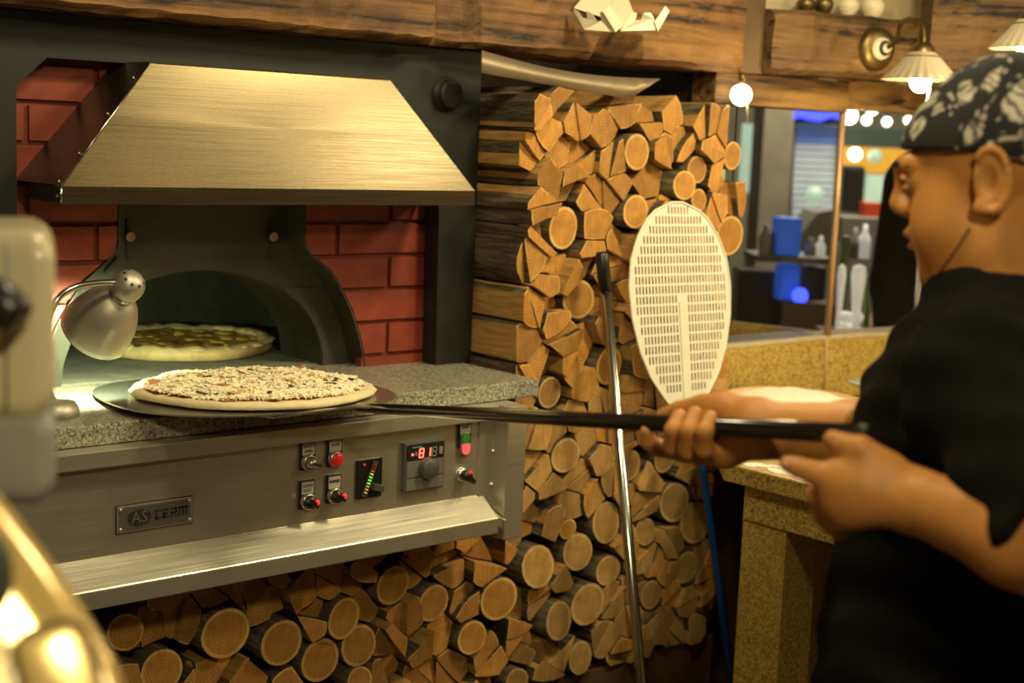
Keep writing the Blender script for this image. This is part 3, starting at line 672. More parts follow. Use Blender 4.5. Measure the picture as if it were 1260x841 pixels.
MB_ = MB().box((2.657, 2.262, Zr(0.18)), (2.733, 2.44, Zr(0.36))); tag(MB_.build('beam_spacer', M['darkwood']), 'dark wooden block in the gap between the long and short beams', 'block')
# ceramic bulbs of garlic on the short beam
for i, (x, y, r) in enumerate(((1000, 1, .022), (1022, 0, .024), (1052, 2, .026), (1082, 4, .03))):
    p = atY(x, y, 2.26-0.008*i); zt0 = Zr(0.183+0.150+0.002*i)
    pot = MB().lathe((p.x, p.y+0.02, zt0+0.003), (0, 0, 1), [(r*0.6, 0), (r, r*0.7), (r*1.02, r*1.2), (r*0.5, r*1.9), (r*0.15, r*2.3), (0, r*2.35)], 14)
    tag(pot.build('ceramic_jar', [M['ceramic'], M['brass']][0 if i > 1 else 1]), ['small brownish jar at the left end of the row on the short beam', 'second brownish jar from the left on the short beam', 'cream jar next to the last on the short beam', 'largest cream jar at the right end of the short beam'][i], 'jar', 'jars on the short beam')
# ================================================================== FIREWOOD
LY = 2.222
rnd = random.Random(11)
circ_px = [(696,281,26),(780,187,23),(777,260,21),(858,209,17),(838,228,19),(855,246,20),(897,290,25),(905,192,18),(716,369,25),(679,484,20),(752,451,24),
 (697,561,22),(748,644,25),(712,680,23),(657,696,27),(750,703,19),(723,744,26),(682,762,23),(608,735,27),(576,783,21),(714,810,20),(803,733,18),(845,699,20),(857,644,26),(832,619,25),(777,574,20),
 (272.5,777,32),(199,826,27),(343.5,790,29),(418.6,759.5,25),(396,814,27),(441.7,795,25),(481.7,720,25),(533,742.6,23),(440,836,20),(150,776,24),(795,655,17),(630,835,16),(700,652,13),(818,560,22)]
seeds = []          # x, z, radius (0 = split piece)
for x, y, r in circ_px:
    p = atY(x, y, LY); q = atY(x, y-r, LY); seeds.append([p.x, p.z-H, (q.z-p.z)*0.97])
# drop circles that overlap too much
keep = []
for s in seeds:
    ok = True
    for t in keep:
        d = math.hypot(s[0]-t[0], s[1]-t[1])
        if d < (s[2]+t[2])*0.98: s[2] = max(0.018, min(s[2], d-t[2]))
        if d < 0.03: ok = False
    if ok: keep.append(s)
seeds = keep
def top(x): return 0.112-0.040*max(0, (x-1.965))/0.66
def inside(x, z):
    if 1.962 < x < 2.628 and -1.165 < z < top(x): return True
    if 0.90 < x <= 1.962 and -1.165 < z < -0.772: return True
    return False
tries = 0
while tries < 60000:
    tries += 1
    x = rnd.uniform(0.80, 2.75); z = rnd.uniform(-1.26, 0.24)
    low = z < -1.02 and x < 1.5
    md = 0.058 if not low else 0.088
    if x > 2.15 and z < -0.5: md = 0.055
    ok = True
    for s in seeds:
        d = math.hypot(x-s[0], z-s[1])
        if d < (s[2]+0.027 if s[2] else md): ok = False; break
    if ok: seeds.append([x, z, 0.0])
def clip(poly, a, b, c):      # keep a*x+b*z<=c
    out = []
    for i in range(len(poly)):
        p, q = poly[i], poly[(i+1) % len(poly)]
        dp, dq = a*p[0]+b*p[1]-c, a*q[0]+b*q[1]-c
        if dp <= 0: out.append(p)
        if dp*dq < 0:
            t = dp/(dp-dq); out.append((p[0]+(q[0]-p[0])*t, p[1]+(q[1]-p[1])*t))
    return out
def area(P): return abs(sum(P[i][0]*P[(i+1) % len(P)][1]-P[(i+1) % len(P)][0]*P[i][1] for i in range(len(P))))/2
def cent(P):
    n = len(P); return (sum(p[0] for p in P)/n, sum(p[1] for p in P)/n)
pieces = []        # (polygon, kind, r, centre)
for i, (x, z, r) in enumerate(seeds):
    if not inside(x, z): continue
    if r: pieces.append((None, 'round', r, (x, z))); continue
    P = [(x-.2, z-.2), (x+.2, z-.2), (x+.2, z+.2), (x-.2, z+.2)]
    for j, (x2, z2, r2) in enumerate(seeds):
        if j == i or abs(x2-x) > .35 or abs(z2-z) > .35: continue
        d = math.hypot(x2-x, z2-z); w2 = r2*r2-0.026**2 if r2 else 0.0
        a, b = 2*(x2-x), 2*(z2-z); c_ = x2*x2+z2*z2-x*x-z*z-w2
        P = clip(P, a, b, c_)
        if len(P) < 3: break
    if len(P) < 3: continue
    if x > 1.962: P = clip(P, -1, 0, -1.958)
    if x <= 1.962: P = clip(P, 0, 1, -0.768)
    P = clip(P, 1, 0, 2.638); P = clip(P, 0, -1, 1.172)
    if len(P) < 3: continue
    todo = [P]
    A = area(P)
    if A > 0.0021 and rnd.random() < 0.82:
        c0 = cent(P)
        if rnd.random() < 0.65:
            v = max(P, key=lambda p: math.hypot(p[0]-c0[0], p[1]-c0[1])+rnd.uniform(0, .01)); an = math.atan2(v[1]-c0[1], v[0]-c0[0])+math.pi/2
        else: an = rnd.uniform(0, math.pi)
        nx, nz = math.cos(an), math.sin(an); off = nx*c0[0]+nz*c0[1]+rnd.uniform(-.006, .006)
        todo = [clip(P, nx, nz, off), clip(P, -nx, -nz, -off)]
    for Q in todo:
        if len(Q) >= 3 and area(Q) > 0.00035: pieces.append((Q, 'split', 0, cent(Q)))
def piece_mesh(mb, P, kind, r, c0, y0, length):
    """end face at y0 with inset sapwood rim, running back by length"""
    if kind == 'round':
        n = 20; ph = rnd.uniform(0, 6); e = rnd.uniform(0.0, 0.06)
        pts = [(c0[0]+r*(1+e*math.cos(2*t+ph)+rnd.uniform(-.015, .015))*math.cos(t), c0[1]+r*(1+e*math.cos(2*t+ph))*math.sin(t)) for t in [2*math.pi*k/n for k in range(n)]]
        inset = 0.86; barkf = [True]*n
    else:
        # clean-up, tiny gap, wobbling outline
        R0 = []
        n0 = len(P)
        arc = rnd.randrange(n0) if rnd.random() < 0.75 else -1
        barkf = []
        sc = rnd.uniform(0.90, 0.96)
        P = [(c0[0]+(p[0]-c0[0])*sc, c0[1]+(p[1]-c0[1])*sc) for p in P]
        for k in range(n0):
            p, q = P[k], P[(k+1) % n0]; L = math.hypot(q[0]-p[0], q[1]-p[1])
            m = 3 if k == arc and L > 0.02 else (2 if L > 0.02 else 1)
            for j in range(m):
                t = j/m; x, z = p[0]+(q[0]-p[0])*t, p[1]+(q[1]-p[1])*t
                if j:
                    nx, nz = (q[1]-p[1])/L, -(q[0]-p[0])/L
                    h = (0.10*L*4*t*(1-t) if k == arc else rnd.uniform(-.0018, .0018)); x += nx*h; z += nz*h
                R0.append((x, z)); barkf.append(k == arc or rnd.random() < 0.42)
        pts = R0; inset = 0.93; n = len(pts)
    tilt = rnd.uniform(-.10, .10), rnd.uniform(-.10, .10)
    def yy(x, z): return y0+tilt[0]*(x-c0[0])+tilt[1]*(z-c0[1])
    f0 = [mb.bm.verts.new((x, yy(x, z), Zr(z))) for x, z in pts]
    fi = [mb.bm.verts.new((c0[0]+(x-c0[0])*inset, yy(x, z)-0.0004, Zr(c0[1]+(z-c0[1])*inset))) for x, z in pts]
    ms = []
    for tm in (0.3, 0.65):
        ms.append([mb.bm.verts.new((c0[0]+(x-c0[0])*.965+rnd.uniform(-.0016, .0016), yy(x, z)*(1-tm)+(y0+length)*tm, Zr(c0[1]+(z-c0[1])*.965+rnd.uniform(-.0016, .0016)))) for x, z in pts])
    bk = [mb.bm.verts.new((c0[0]+(x-c0[0])*.96, y0+length, Zr(c0[1]+(z-c0[1])*.96))) for x, z in pts]
    f = mb.bm.faces.new(fi); f.material_index = 0
    for k in range(n):
        k2 = (k+1) % n
        f = mb.bm.faces.new((f0[k], f0[k2], fi[k2], fi[k])); f.material_index = 1 if barkf[k] else 0
        for ra, rb in zip([f0]+ms, ms+[bk]):
            f = mb.bm.faces.new((ra[k], rb[k], rb[k2], ra[k2])); f.material_index = 2 if barkf[k] else 3; f.smooth = kind == 'round'
    mb.bm.faces.new(list(reversed(bk))).material_index = 0
LM2 = [M['heart_pale'], M['sap_pale'], M['bark'], M['split']]  # paler end colours for the low stack beside the counter
LM = [M['heart'], M['sap'], M['bark'], M['split']]
def px_area(pc):
    A = math.pi*pc[2]**2 if pc[1] == 'round' else area(pc[0])
    x, z = pc[3]
    vis = 1.0
    if x < 1.5 and z < -1.02: vis = 0.02       # below the frame
    if 1.70 < x < 1.9 and z > -0.83: vis = .7
    return A*vis
pieces.sort(key=px_area, reverse=True)
ZN = {'t': 'in the tall stack right of the black frame', 'l': 'in the stack below the steel control panel', 'r': 'in the low stack beside the granite counter'}
ZG = {'t': 'tall stack', 'l': 'stack below the control panel', 'r': 'low stack by the counter'}
def zone_of(x, z): return 't' if (x > 1.93 and z > -0.52) else ('l' if x < 1.96 else 'r')
ORD = ['first', 'second', 'third', 'fourth', 'fifth', 'sixth', 'seventh', 'eighth', 'ninth', 'tenth', 'eleventh', 'twelfth', 'thirteenth', 'fourteenth', 'fifteenth', 'sixteenth', 'seventeenth', 'eighteenth', 'nineteenth', 'twentieth']
rank = {}
for zn in 'tlr':
    for k, pc in enumerate(sorted([p for p in pieces if p[1] == 'round' and zone_of(*p[3]) == zn], key=lambda p: p[3][0])):
        rank[id(pc)] = '%s round log, %s from left %s' % ('large' if pc[2] > 0.036 else 'middling' if pc[2] > 0.028 else 'small', ORD[k], ZN[zn])
def spot(zn, x, z):
    x0_, x1_, z0_, z1_ = {'t': (1.96, 2.63, -0.52, 0.11), 'l': (0.95, 1.96, -1.17, -0.77), 'r': (1.96, 2.63, -1.17, -0.52)}[zn]
    u_, v_ = (x-x0_)/(x1_-x0_), (z-z0_)/(z1_-z0_)
    return ('upper' if v_ > 0.667 else 'lower' if v_ < 0.333 else 'middle')+' '+('left' if u_ < 0.333 else 'right' if u_ > 0.667 else 'centre')
SIDES = {3: 'three-sided', 4: 'four-sided'}
rest = MB()
for i, pc in enumerate(pieces):
    P, kind, r, c0 = pc
    x, z = c0
    zone = zone_of(x, z)
    flush = x > 2.12 and z < -0.5
    jit = rnd.uniform(-.008, .008) if flush else rnd.uniform(-.022, .030) if kind == 'split' else rnd.uniform(-.022, .010)
    if x < 2.02 and z > -0.45: jit = rnd.uniform(-0.03, 0.02)
    top_row = z > top(x)-0.06 and x > 2.15
    if i < 298:
        mb = MB(); piece_mesh(mb, P, kind, r, c0, LY+jit, 0.29-jit)
        og = (x, LY+jit, Zr(z))
        if kind == 'split':
            # the pith lies at the corner opposite the bark
            k = max(P, key=lambda p: math.hypot(p[0]-x, p[1]-z)); og = (x+(k[0]-x)*1.1, LY+jit, Zr(z+(k[1]-z)*1.1))
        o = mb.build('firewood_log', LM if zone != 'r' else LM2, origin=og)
        sd = SIDES.get(len(P), 'many-sided') if kind == 'split' else ''
        lab = rank[id(pc)] if kind == 'round' else '%s split firewood piece, %s %s' % (sd, spot(zone, x, z), ZN[zone])
        tag(o, lab, 'firewood', ('round logs in the ' if kind == 'round' else sd+' split pieces, '+spot(zone, x, z)+' in the ')+ZG[zone])
    else: piece_mesh(rest, P, kind, r, c0, LY+jit, 0.29-jit)
print('logs', len(pieces))
o = rest.build('firewood_stack', LM); tag(o, 'smallest and lowest firewood pieces filling the stack', 'firewood', kind='stuff')
struct(MB().box((0.70, 2.235, 0.001), (2.65, 2.50, Zr(-1.172))).build('trim_1', M['darkwood']))
struct(MB().box((0.70, 2.52, 0.001), (2.65, 2.54, Zr(-0.51))).build('wall_stack_back', M['darkwood']))
struct(MB().box((1.955, 2.53, Zr(-0.51)), (2.65, 2.55, Zr(0.06))).build('wall_stack_back_upper', M['darkwood']))
MB_ = MB().box((0.70, 2.235, Zr(-1.17)), (0.885, 2.5, Zr(-0.77))); struct(MB_.build('trim_2', M['darkwood']))

# curved metal sheet lying on top of the stack
t = []
a = atY(812, 97, 2.20); b = atY(600, 66, 2.36)
mb = MB(); N = 14; up = []; lo = []
for i in range(N+1):
    s = i/N
    x = 593+(813-593)*s
    yu = 62+ (97-62)*s + 10*math.sin(math.pi*s)*0.9; yl = 90+(122-90)*min(1, s/0.83) if s < 0.83 else 121-(121-97)*((s-0.83)/0.17)**1.0
    Yv = 2.235-0.045*s
    up.append(atY(x, yu, Yv+0.012)); lo.append(atY(x, yl, Yv))
vs = up+lo
F = [(i, i+1, N+2+i, N+1+i) for i in range(N)]
q0 = [mb.bm.verts.new(v) for v in up]; q1 = [mb.bm.verts.new(v) for v in lo]
q2 = [mb.bm.verts.new(v+Vector((0, 0.004, 0.0))) for v in up]; q3 = [mb.bm.verts.new(v+Vector((0, 0.004, 0))) for v in lo]
for i in range(N):
    for A, B in ((q0, q1), (q1, q3), (q3, q2), (q2, q0)):
        f = mb.bm.faces.new((A[i], A[i+1], B[i+1], B[i])); f.smooth = True
tag(mb.build('metal_sheet', M['tanmetal']), 'curved dull metal sheet lying on top of the wood stack', 'sheet')
# ================================================================== PIZZAS AND PEELS
PZ = Vector((1.316, 2.168, Zr(-0.450)))
R1 = 0.211
# the peel the cook holds
p0 = atZ(445, 502, Zr(-0.442)); knob = atD(1062, 535, 1.45)
hdir = (knob-p0).normalized(); hflat = Vector((hdir.x, hdir.y, 0)).normalized(); hside = Vector((-hflat.y, hflat.x, 0))
peel = thing('pizza_peel', p0, 'metal pizza peel with long black handle held by the cook under the raw pizza', 'peel')
mb = MB(); bc = PZ-hflat*0.030+Vector((-0.006, 0.0, -0.006))
TILT = -0.034
def tilt(p): q_ = Vector(p)-PZ; a_ = q_.dot(hflat); return Vector(p)+Vector((0, 0, -a_*TILT))
pts = []
for k in range(48):
    a = 2*math.pi*k/48; cx_, sy_ = math.cos(a), math.sin(a)
    ex = 2/2.6
    u = math.copysign(abs(cx_)**ex, cx_)*0.248; v = math.copysign(abs(sy_)**ex, sy_)*0.245
    pts.append(tilt(bc+hside*u+hflat*v))
mb.poly(pts, (0, 0, 0.0025))
mb.build('blade', plain('peel_steel', (0.55, 0.55, 0.5), 0.3, 0.95, 0.08), peel)
# neck strip from the blade to the handle
mb = MB(); n0 = bc+hflat*0.20+Vector((0, 0, 0.002)); n1 = p0+hdir*0.05
mb.poly([n0+hside*0.075, n0-hside*0.075, n0+hflat*0.10*0.4-hside*0.05, p0-hside*0.014, n1-hside*0.009, n1+hside*0.009, p0+hside*0.014, n0+hflat*0.04+hside*0.05], (0, 0, 0.003))
mb.build('neck', plain('peel_neck_steel', (0.6, 0.58, 0.5), 0.3, 0.95, 0.05), peel)
MB().tube([p0-hdir*0.01, p0+hdir*0.12, p0+(knob-p0)*0.5, knob], [0.0078, 0.0088, 0.0100, 0.0106], 16).build('handle', plain('black_lacquer', (0.012, 0.008, 0.007), 0.22, coat=0.4), peel)
MB().tube([knob-hdir*0.004, knob+hdir*0.012], [0.0112, 0.0095], 14).build('end_cap', M['black'], peel)

def pizza(name, c, r, label, raw):
    t = thing(name, c, label, 'pizza')
    rn = random.Random(5 if raw else 9)
    seg = 64; wob = [1+0.018*math.sin(3*2*math.pi*k/seg+1)+0.01*math.sin(7*2*math.pi*k/seg)+rn.uniform(-.004, .004) for k in range(seg)]
    prof = [(0.0, 0.007), (0.70, 0.008), (0.86, 0.010), (0.925, 0.0125), (0.97, 0.0115), (1.0, 0.006), (0.99, 0.002), (0.95, 0.0), (0.0, 0.0)] if raw else \
           [(0.0, 0.010), (0.74, 0.011), (0.84, 0.020), (0.90, 0.028), (0.96, 0.027), (1.0, 0.017), (0.985, 0.004), (0.95, 0.0), (0.0, 0.0)]
    mb = MB(); rings = []
    for (a, h) in prof:
        if a == 0: rings.append([mb.bm.verts.new(c+Vector((0, 0, h)))]); continue
        rings.append([mb.bm.verts.new(c+Vector((math.cos(2*math.pi*k/seg)*a*r*wob[k], math.sin(2*math.pi*k/seg)*a*r*wob[k], h*(1+rn.uniform(-.18, .18) if 0.8 < a < 1 else 1)))) for k in range(seg)])
    for A, B in zip(rings, rings[1:]):
        for k in range(seg):
            q_ = []
            for v in (A[k % len(A)], A[(k+1) % len(A)], B[(k+1) % len(B)], B[k % len(B)]):
                if v not in q_: q_.append(v)
            f = mb.bm.faces.new(q_); f.smooth = True
    mb.build('crust', M['dough'] if raw else M['baked'], t)
    # sauce / melted layer
    mb = MB(); n = 48; rr = [0.885*r*(1+rn.uniform(-.03, .03)) for _ in range(n)]
    h0 = 0.0125 if raw else 0.019
    ctr = mb.bm.verts.new(c+Vector((0, 0, h0+0.004)))
    grid = [[mb.bm.verts.new(c+Vector((math.cos(2*math.pi*k/n)*rr[k]*s, math.sin(2*math.pi*k/n)*rr[k]*s, h0*(1 if s < .97 else .86)+rn.uniform(-.0015, .0025)))) for k in range(n)] for s in (0.2, 0.4, 0.6, 0.8, 0.93, 1.0)]
    for k in range(n): mb.bm.faces.new((ctr, grid[0][k], grid[0][(k+1) % n])).smooth = True
    for A, B in zip(grid, grid[1:]):
        for k in range(n): mb.bm.faces.new((A[k], B[k], B[(k+1) % n], A[(k+1) % n])).smooth = True
    mb.build('sauce' if raw else 'melted_cheese', M['sauce'] if raw else M['melted'], t)
    if raw:
        mb = MB(); mb.lathe(c+Vector((0, 0, 0.0155)), (0, 0, 1), [(0, 0.003), (r*.3, 0.003), (r*.6, 0.002), (r*.78, 0.0), (r*.83, -0.0025)], 40); mb.build('cheese_bed', M['cheese'], t)
        mb = MB()
        for i in range(9000):
            a = rn.uniform(0, 2*math.pi); s = math.sqrt(rn.random())*0.865*r
            hh = 0.0150+(0.004*math.sin(a*5+s*60)+0.003*math.sin(a*9-s*90)+rn.random()*0.009)*(1-(s/r)**3)
            p = c+Vector((math.cos(a)*s, math.sin(a)*s, hh)); th = rn.uniform(0, math.pi); el = rn.uniform(-.4, .4)
            d = Vector((math.cos(th)*math.cos(el), math.sin(th)*math.cos(el), math.sin(el))); u = d.orthogonal().normalized(); v = d.cross(u)
            L, w_ = rn.uniform(.004, .010), rn.uniform(.0013, .0024)
            V = [p-d*L+u*w_, p-d*L-u*w_*.5+v*w_, p-d*L-u*w_*.5-v*w_, p+d*L+u*w_, p+d*L-u*w_*.5+v*w_, p+d*L-u*w_*.5-v*w_]
            mb._new(V, [(0, 1, 4, 3), (1, 2, 5, 4), (2, 0, 3, 5), (0, 2, 1), (3, 4, 5)])
        tag(mb.build('grated_cheese', M['cheese'], t), kind='stuff')
        for nm, mat, num, sz in (('mushroom_slice', M['mush'], 44, .010), ('ham_strip', M['ham'], 60, .013)):
            for i in range(num):
                a = rn.uniform(0, 2*math.pi); s = math.sqrt(rn.random())*0.84*r
                p = c+Vector((math.cos(a)*s, math.sin(a)*s, 0.0245-0.006*(s/r)**2+rn.uniform(-.003, .002))); th = rn.uniform(0, math.pi)
                d = Vector((math.cos(th), math.sin(th), rn.uniform(-.5, .5))).normalized(); u = Vector((0, 0, 1)).cross(d).normalized()
                mb = MB().obox(p, d, u, d.cross(u), sz*rn.uniform(.6, 1.2), sz*rn.uniform(.25, .5), .0013, bev=.0006)
                mb.build(nm, mat, t)
    else:
        for i in range(60):
            a = rn.uniform(0, 2*math.pi); s = math.sqrt(rn.random())*0.82*r
            p = c+Vector((math.cos(a)*s, math.sin(a)*s, 0.020)); mb = MB()
            mb.ball(p, rn.uniform(.008, .022), 10, sc=(1, rn.uniform(.6, 1), .22)); mb.build('cheese_patch', M['browned'] if rn.random() < .5 else M['melted'], t)
        for i in range(26):
            a = rn.uniform(0, 2*math.pi); p = c+Vector((math.cos(a)*r*.93, math.sin(a)*r*.93, 0.024))
            MB().ball(p, rn.uniform(.008, .018), 10, sc=(1.2, 1.2, .35)).build('crust_bubble', M['baked'], t)
    return t
rp = pizza('pizza', PZ, R1, 'raw pizza strewn with grated white cheese on the metal peel', True)
from mathutils import Quaternion
rp.rotation_mode = 'QUATERNION'; rp.rotation_quaternion = Quaternion(hside, TILT)
pz2 = atZ(221, 424, Zr(-0.455)); pz2.z = Zr(-0.4635)
pizza('pizza', pz2, 0.195, 'baked pizza with browned cheese inside the oven', False)

# perforated white peel leaning on the wood
a0, a1 = atY(845, 500, 2.115), atY(833, 248, 2.180)
L = (a1-a0).length; vd = (a1-a0).normalized(); ud = Vector((1, 0.03, 0)); ud = (ud-vd*ud.dot(vd)).normalized(); nd = ud.cross(vd).normalized()
if nd.y > 0: nd = -nd
pf = thing('perforated_peel', a0, 'white perforated pizza peel with blue pole leaning on the firewood', 'peel')
KW = [(0, .052), (.03, .078), (.07, .112), (.13, .142), (.20, .161), (.27, .167), (.33, .158), (.38, .135), (.42, .103), (.445, .068), (.458, .03), (.462, .0)]
kk = L/0.462
def hw(v):
    v /= kk
    for (p_, a_), (q_, b_) in zip(KW, KW[1:]):
        if p_ <= v <= q_: 
            t = (v-p_)/(q_-p_); return a_+(b_-a_)*t
    return 0
mb = MB()
def P3(u, v, d=0.0): return a0+ud*u+vd*v+nd*d
def quad(u0, u1, u2, u3, v0, v1):     # (u0,u1) at v0, (u2,u3) at v1
    mb._new([P3(u0, v0), P3(u1, v0), P3(u3, v1), P3(u2, v1)], [(0, 1, 2, 3)])
pitch = 0.0222*kk; sh_ = 0.0170*kk; rowsn = 19
v = 0.0; vend = L
v_first = 0.034*kk
quad(-hw(0), hw(0), -hw(v_first), hw(v_first), 0, v_first)
vv = v_first
for r_ in range(rowsn):
    a_, b_ = vv, vv+sh_; w0, w1 = hw(a_), hw(b_); wm = min(w0, w1)-0.014
    us = [-0.1650+0.0104*i for i in range(33)]
    us = [u for u in us if abs(u) < wm and not (abs(u) < 0.016 and a_ < 0.245*kk)]
    if not us or wm < 0.02: quad(-w0, w0, -w1, w1, a_, b_)
    else:
        sw_ = 0.0025
        quad(-w0, us[0]-sw_, -w1, us[0]-sw_, a_, b_)
        for u, u2 in zip(us, us[1:]): quad(u+sw_, u2-sw_, u+sw_, u2-sw_, a_, b_)
        quad(us[-1]+sw_, w0, us[-1]+sw_, w1, a_, b_)
    nv = vv+pitch
    s0 = b_
    for s in range(2):
        sa, sb = s0+(nv-s0)*s/2, s0+(nv-s0)*(s+1)/2
        quad(-hw(sa), hw(sa), -hw(sb), hw(sb), sa, sb)
    vv = nv
for s in range(6):
    sa, sb = vv+(L-vv)*s/6, vv+(L-vv)*(s+1)/6
    if sb > sa: quad(-hw(sa), hw(sa), -max(hw(sb), .0005), max(hw(sb), .0005), sa, sb)
bl = mb.build('perforated_blade', M['white'], pf)
sm = bl.modifiers.new('thickness', 'SOLIDIFY'); sm.thickness = 0.0016; sm.offset = 0
# rolled rim, flat rib, pole
rim = [P3(-hw(v_), v_, .001) for v_ in np.linspace(0, L*.995, 26)]+[P3(hw(v_), v_, .001) for v_ in np.linspace(L*.995, 0, 26)]
MB().tube(rim, 0.0028, 6).build('rim', M['white'], pf)
mb = MB(); mb.poly([P3(-.011, -.03, .004), P3(.011, -.03, .004), P3(.011, .235*kk, .004), P3(-.011, .235*kk, .004)], nd*-0.004); mb.build('rib', M['white'], pf)
e1 = atY(864, 572, 2.095); e2 = atY(895, 800, 2.03); dd = (e2-e1).normalized(); foot = e1+dd*((e1.z-0.0)/(-dd.z))
MB().tube([P3(0, 0.06, -.012), P3(0, -0.05, -.008), e1, foot], [0.010, 0.010, 0.0085, 0.0085], 12).build('pole', M['blue'], pf)

# steel pole with black grip
g0, g1, g2 = atY(740, 310, 2.165), atY(745, 357, 2.15), atY(789, 841, 2.00)
dd = (g2-g1).normalized(); foot = g1+dd*(g1.z/(-dd.z)); foot.z = 0.002
pl = thing('steel_pole', foot, 'thin steel pole with black grip leaning against the firewood', 'pole')
MB().tube([g1, g2, foot], 0.0112, 12).build('pole_shaft', M['chrome'], pl)
MB().tube([g0, g0+(g1-g0)*.1, g1], [0.011, 0.0140, 0.0140], 12).build('grip', M['black'], pl)

# ================================================================== DESK LAMP
LYp = 2.20
lb_ = atZ(66, 512, Zr(-0.4655))
lampt = thing('desk_lamp', lb_, 'small steel gooseneck lamp with bell shade on the granite slab', 'lamp')
MB().lathe(lb_, (0, 0, 1), [(0, 0), (0.040, 0), (0.040, 0.010), (0.034, 0.022), (0.012, 0.026), (0, 0.026)], 24).build('base', M['lampmetal'], lampt)
cap = atY(158, 352, LYp); nk = [lb_+Vector((0, 0, .024)), lb_+Vector((-.03, 0, .10))]+[atY(x, y, LYp) for x, y in ((56, 410), (62, 388), (72, 367), (92, 354), (118, 349), (142, 348))]
# smooth curve
def catmull(P, n=10):
    P = [P[0]]+P+[P[-1]]; out = []
    for i in range(1, len(P)-2):
        for j in range(n):
            t = j/n; a, b, c, d = P[i-1], P[i], P[i+1], P[i+2]
            out.append(0.5*((2*b)+(c-a)*t+(2*a-5*b+4*c-d)*t*t+(3*b-a-3*c+d)*t*t*t))
    out.append(P[-2]); return out
cv = catmull(nk, 16)
MB().tube(cv, [0.0048+0.0009*(i % 2) for i in range(len(cv))], 10).build('gooseneck', M['chrome'], lampt)
ax = Vector((0.02, 0.80, -0.66)); ax = (Vector(_r2)*-0.56+Vector(_d2)*0.56+Vector(_fw)*0.50).normalized()
hub = cap
prof = [(0, -0.026), (0.012, -0.0245), (0.021, -0.018), (0.0262, -0.006), (0.0265, 0.004), (0.024, 0.016), (0.0195, 0.020)]
cp = MB().lathe(hub, ax, prof, 22).build('cap', M['lampmetal'], lampt)
u_ = ax.orthogonal().normalized(); v_ = ax.cross(u_)
for k in range(8):
    a = 2*math.pi*k/8; d_ = u_*math.cos(a)+v_*math.sin(a); c_ = hub-ax*0.019+d_*0.0165; nn = (d_*0.55-ax*0.83).normalized()
    MB().tube([c_-nn*0.002, c_+nn*0.0022], 0.0030, 8).build('vent_hole', M['ink'], cp)
MB().lathe(hub, ax, [(0.0195, 0.018), (0.021, 0.021), (0.021, 0.026), (0.0185, 0.029)], 22).build('collar', M['chrome'], lampt)
sh_p = [(0.018, 0.027), (0.030, 0.034), (0.041, 0.048), (0.050, 0.066), (0.0565, 0.088), (0.060, 0.112), (0.0612, 0.122), (0.0595, 0.122), (0.0545, 0.088), (0.048, 0.067), (0.039, 0.050), (0.028, 0.037), (0.016, 0.030)]
MB().lathe(hub, ax, sh_p, 36).build('lamp_shade', M['lampmetal'], lampt)
bpos = hub+ax*0.096
MB().ball(bpos, 0.021, 12).build('bulb', M['lampbulb'], lampt)
lo_ = light('desk_lamp_light', 'SPOT', tuple(bpos+ax*0.027), 11.0, (0.86, 1.0, 0.58), tuple(bpos+ax), 0.02, spot=165, blend=0.4)

# ================================================================== RACK ON THE BEAM
bk = thing('notched_rack', atY(765, 20, 2.24), 'cream notched metal rack screwed to the front of the long beam', 'rack')
def pxpoly(name, pts, Ys, th, mat=M['bracket'], par=bk):
    P = [atY(x, y, Y_) for (x, y), Y_ in zip(pts, Ys)]
    n = (P[1]-P[0]).cross(P[2]-P[0]).normalized()
    if n.y > 0: n = -n
    return MB().poly(P, n*th).build(name, mat, par)
yb = 2.246
pxpoly('back_plate', [(705, 10), (724, -12), (768, -12), (778, 15), (764, 38), (742, 22)], [yb]*6, 0.003)
pxpoly('comb', [(706, 11), (712, 14), (717, 22), (724, 23), (722, 13), (728, 16), (735, 26), (741, 25), (739, 14), (743, 16), (757, 39), (720, 36)], [2.235, 2.225, 2.22, 2.215, 2.215, 2.21, 2.205, 2.20, 2.2, 2.195, 2.185, 2.20], 0.003, plain('cream_metal_back', (0.42, 0.36, 0.25), 0.45, 0.3))
pxpoly('flange', [(741, 14), (749, 6), (766, 31), (757, 40)], [2.195, 2.19, 2.175, 2.18], 0.003)
pxpoly('comb', [(763, 39), (777, 15), (783, 17), (781, 26), (788, 26), (791, 17), (800, 17), (804, 24), (806, 38)], [2.20, 2.21, 2.205, 2.20, 2.20, 2.195, 2.19, 2.185, 2.18], 0.003)
pxpoly('flange', [(805, 27), (818, 8), (823, 14), (809, 39)], [2.18, 2.175, 2.17, 2.175], 0.003)

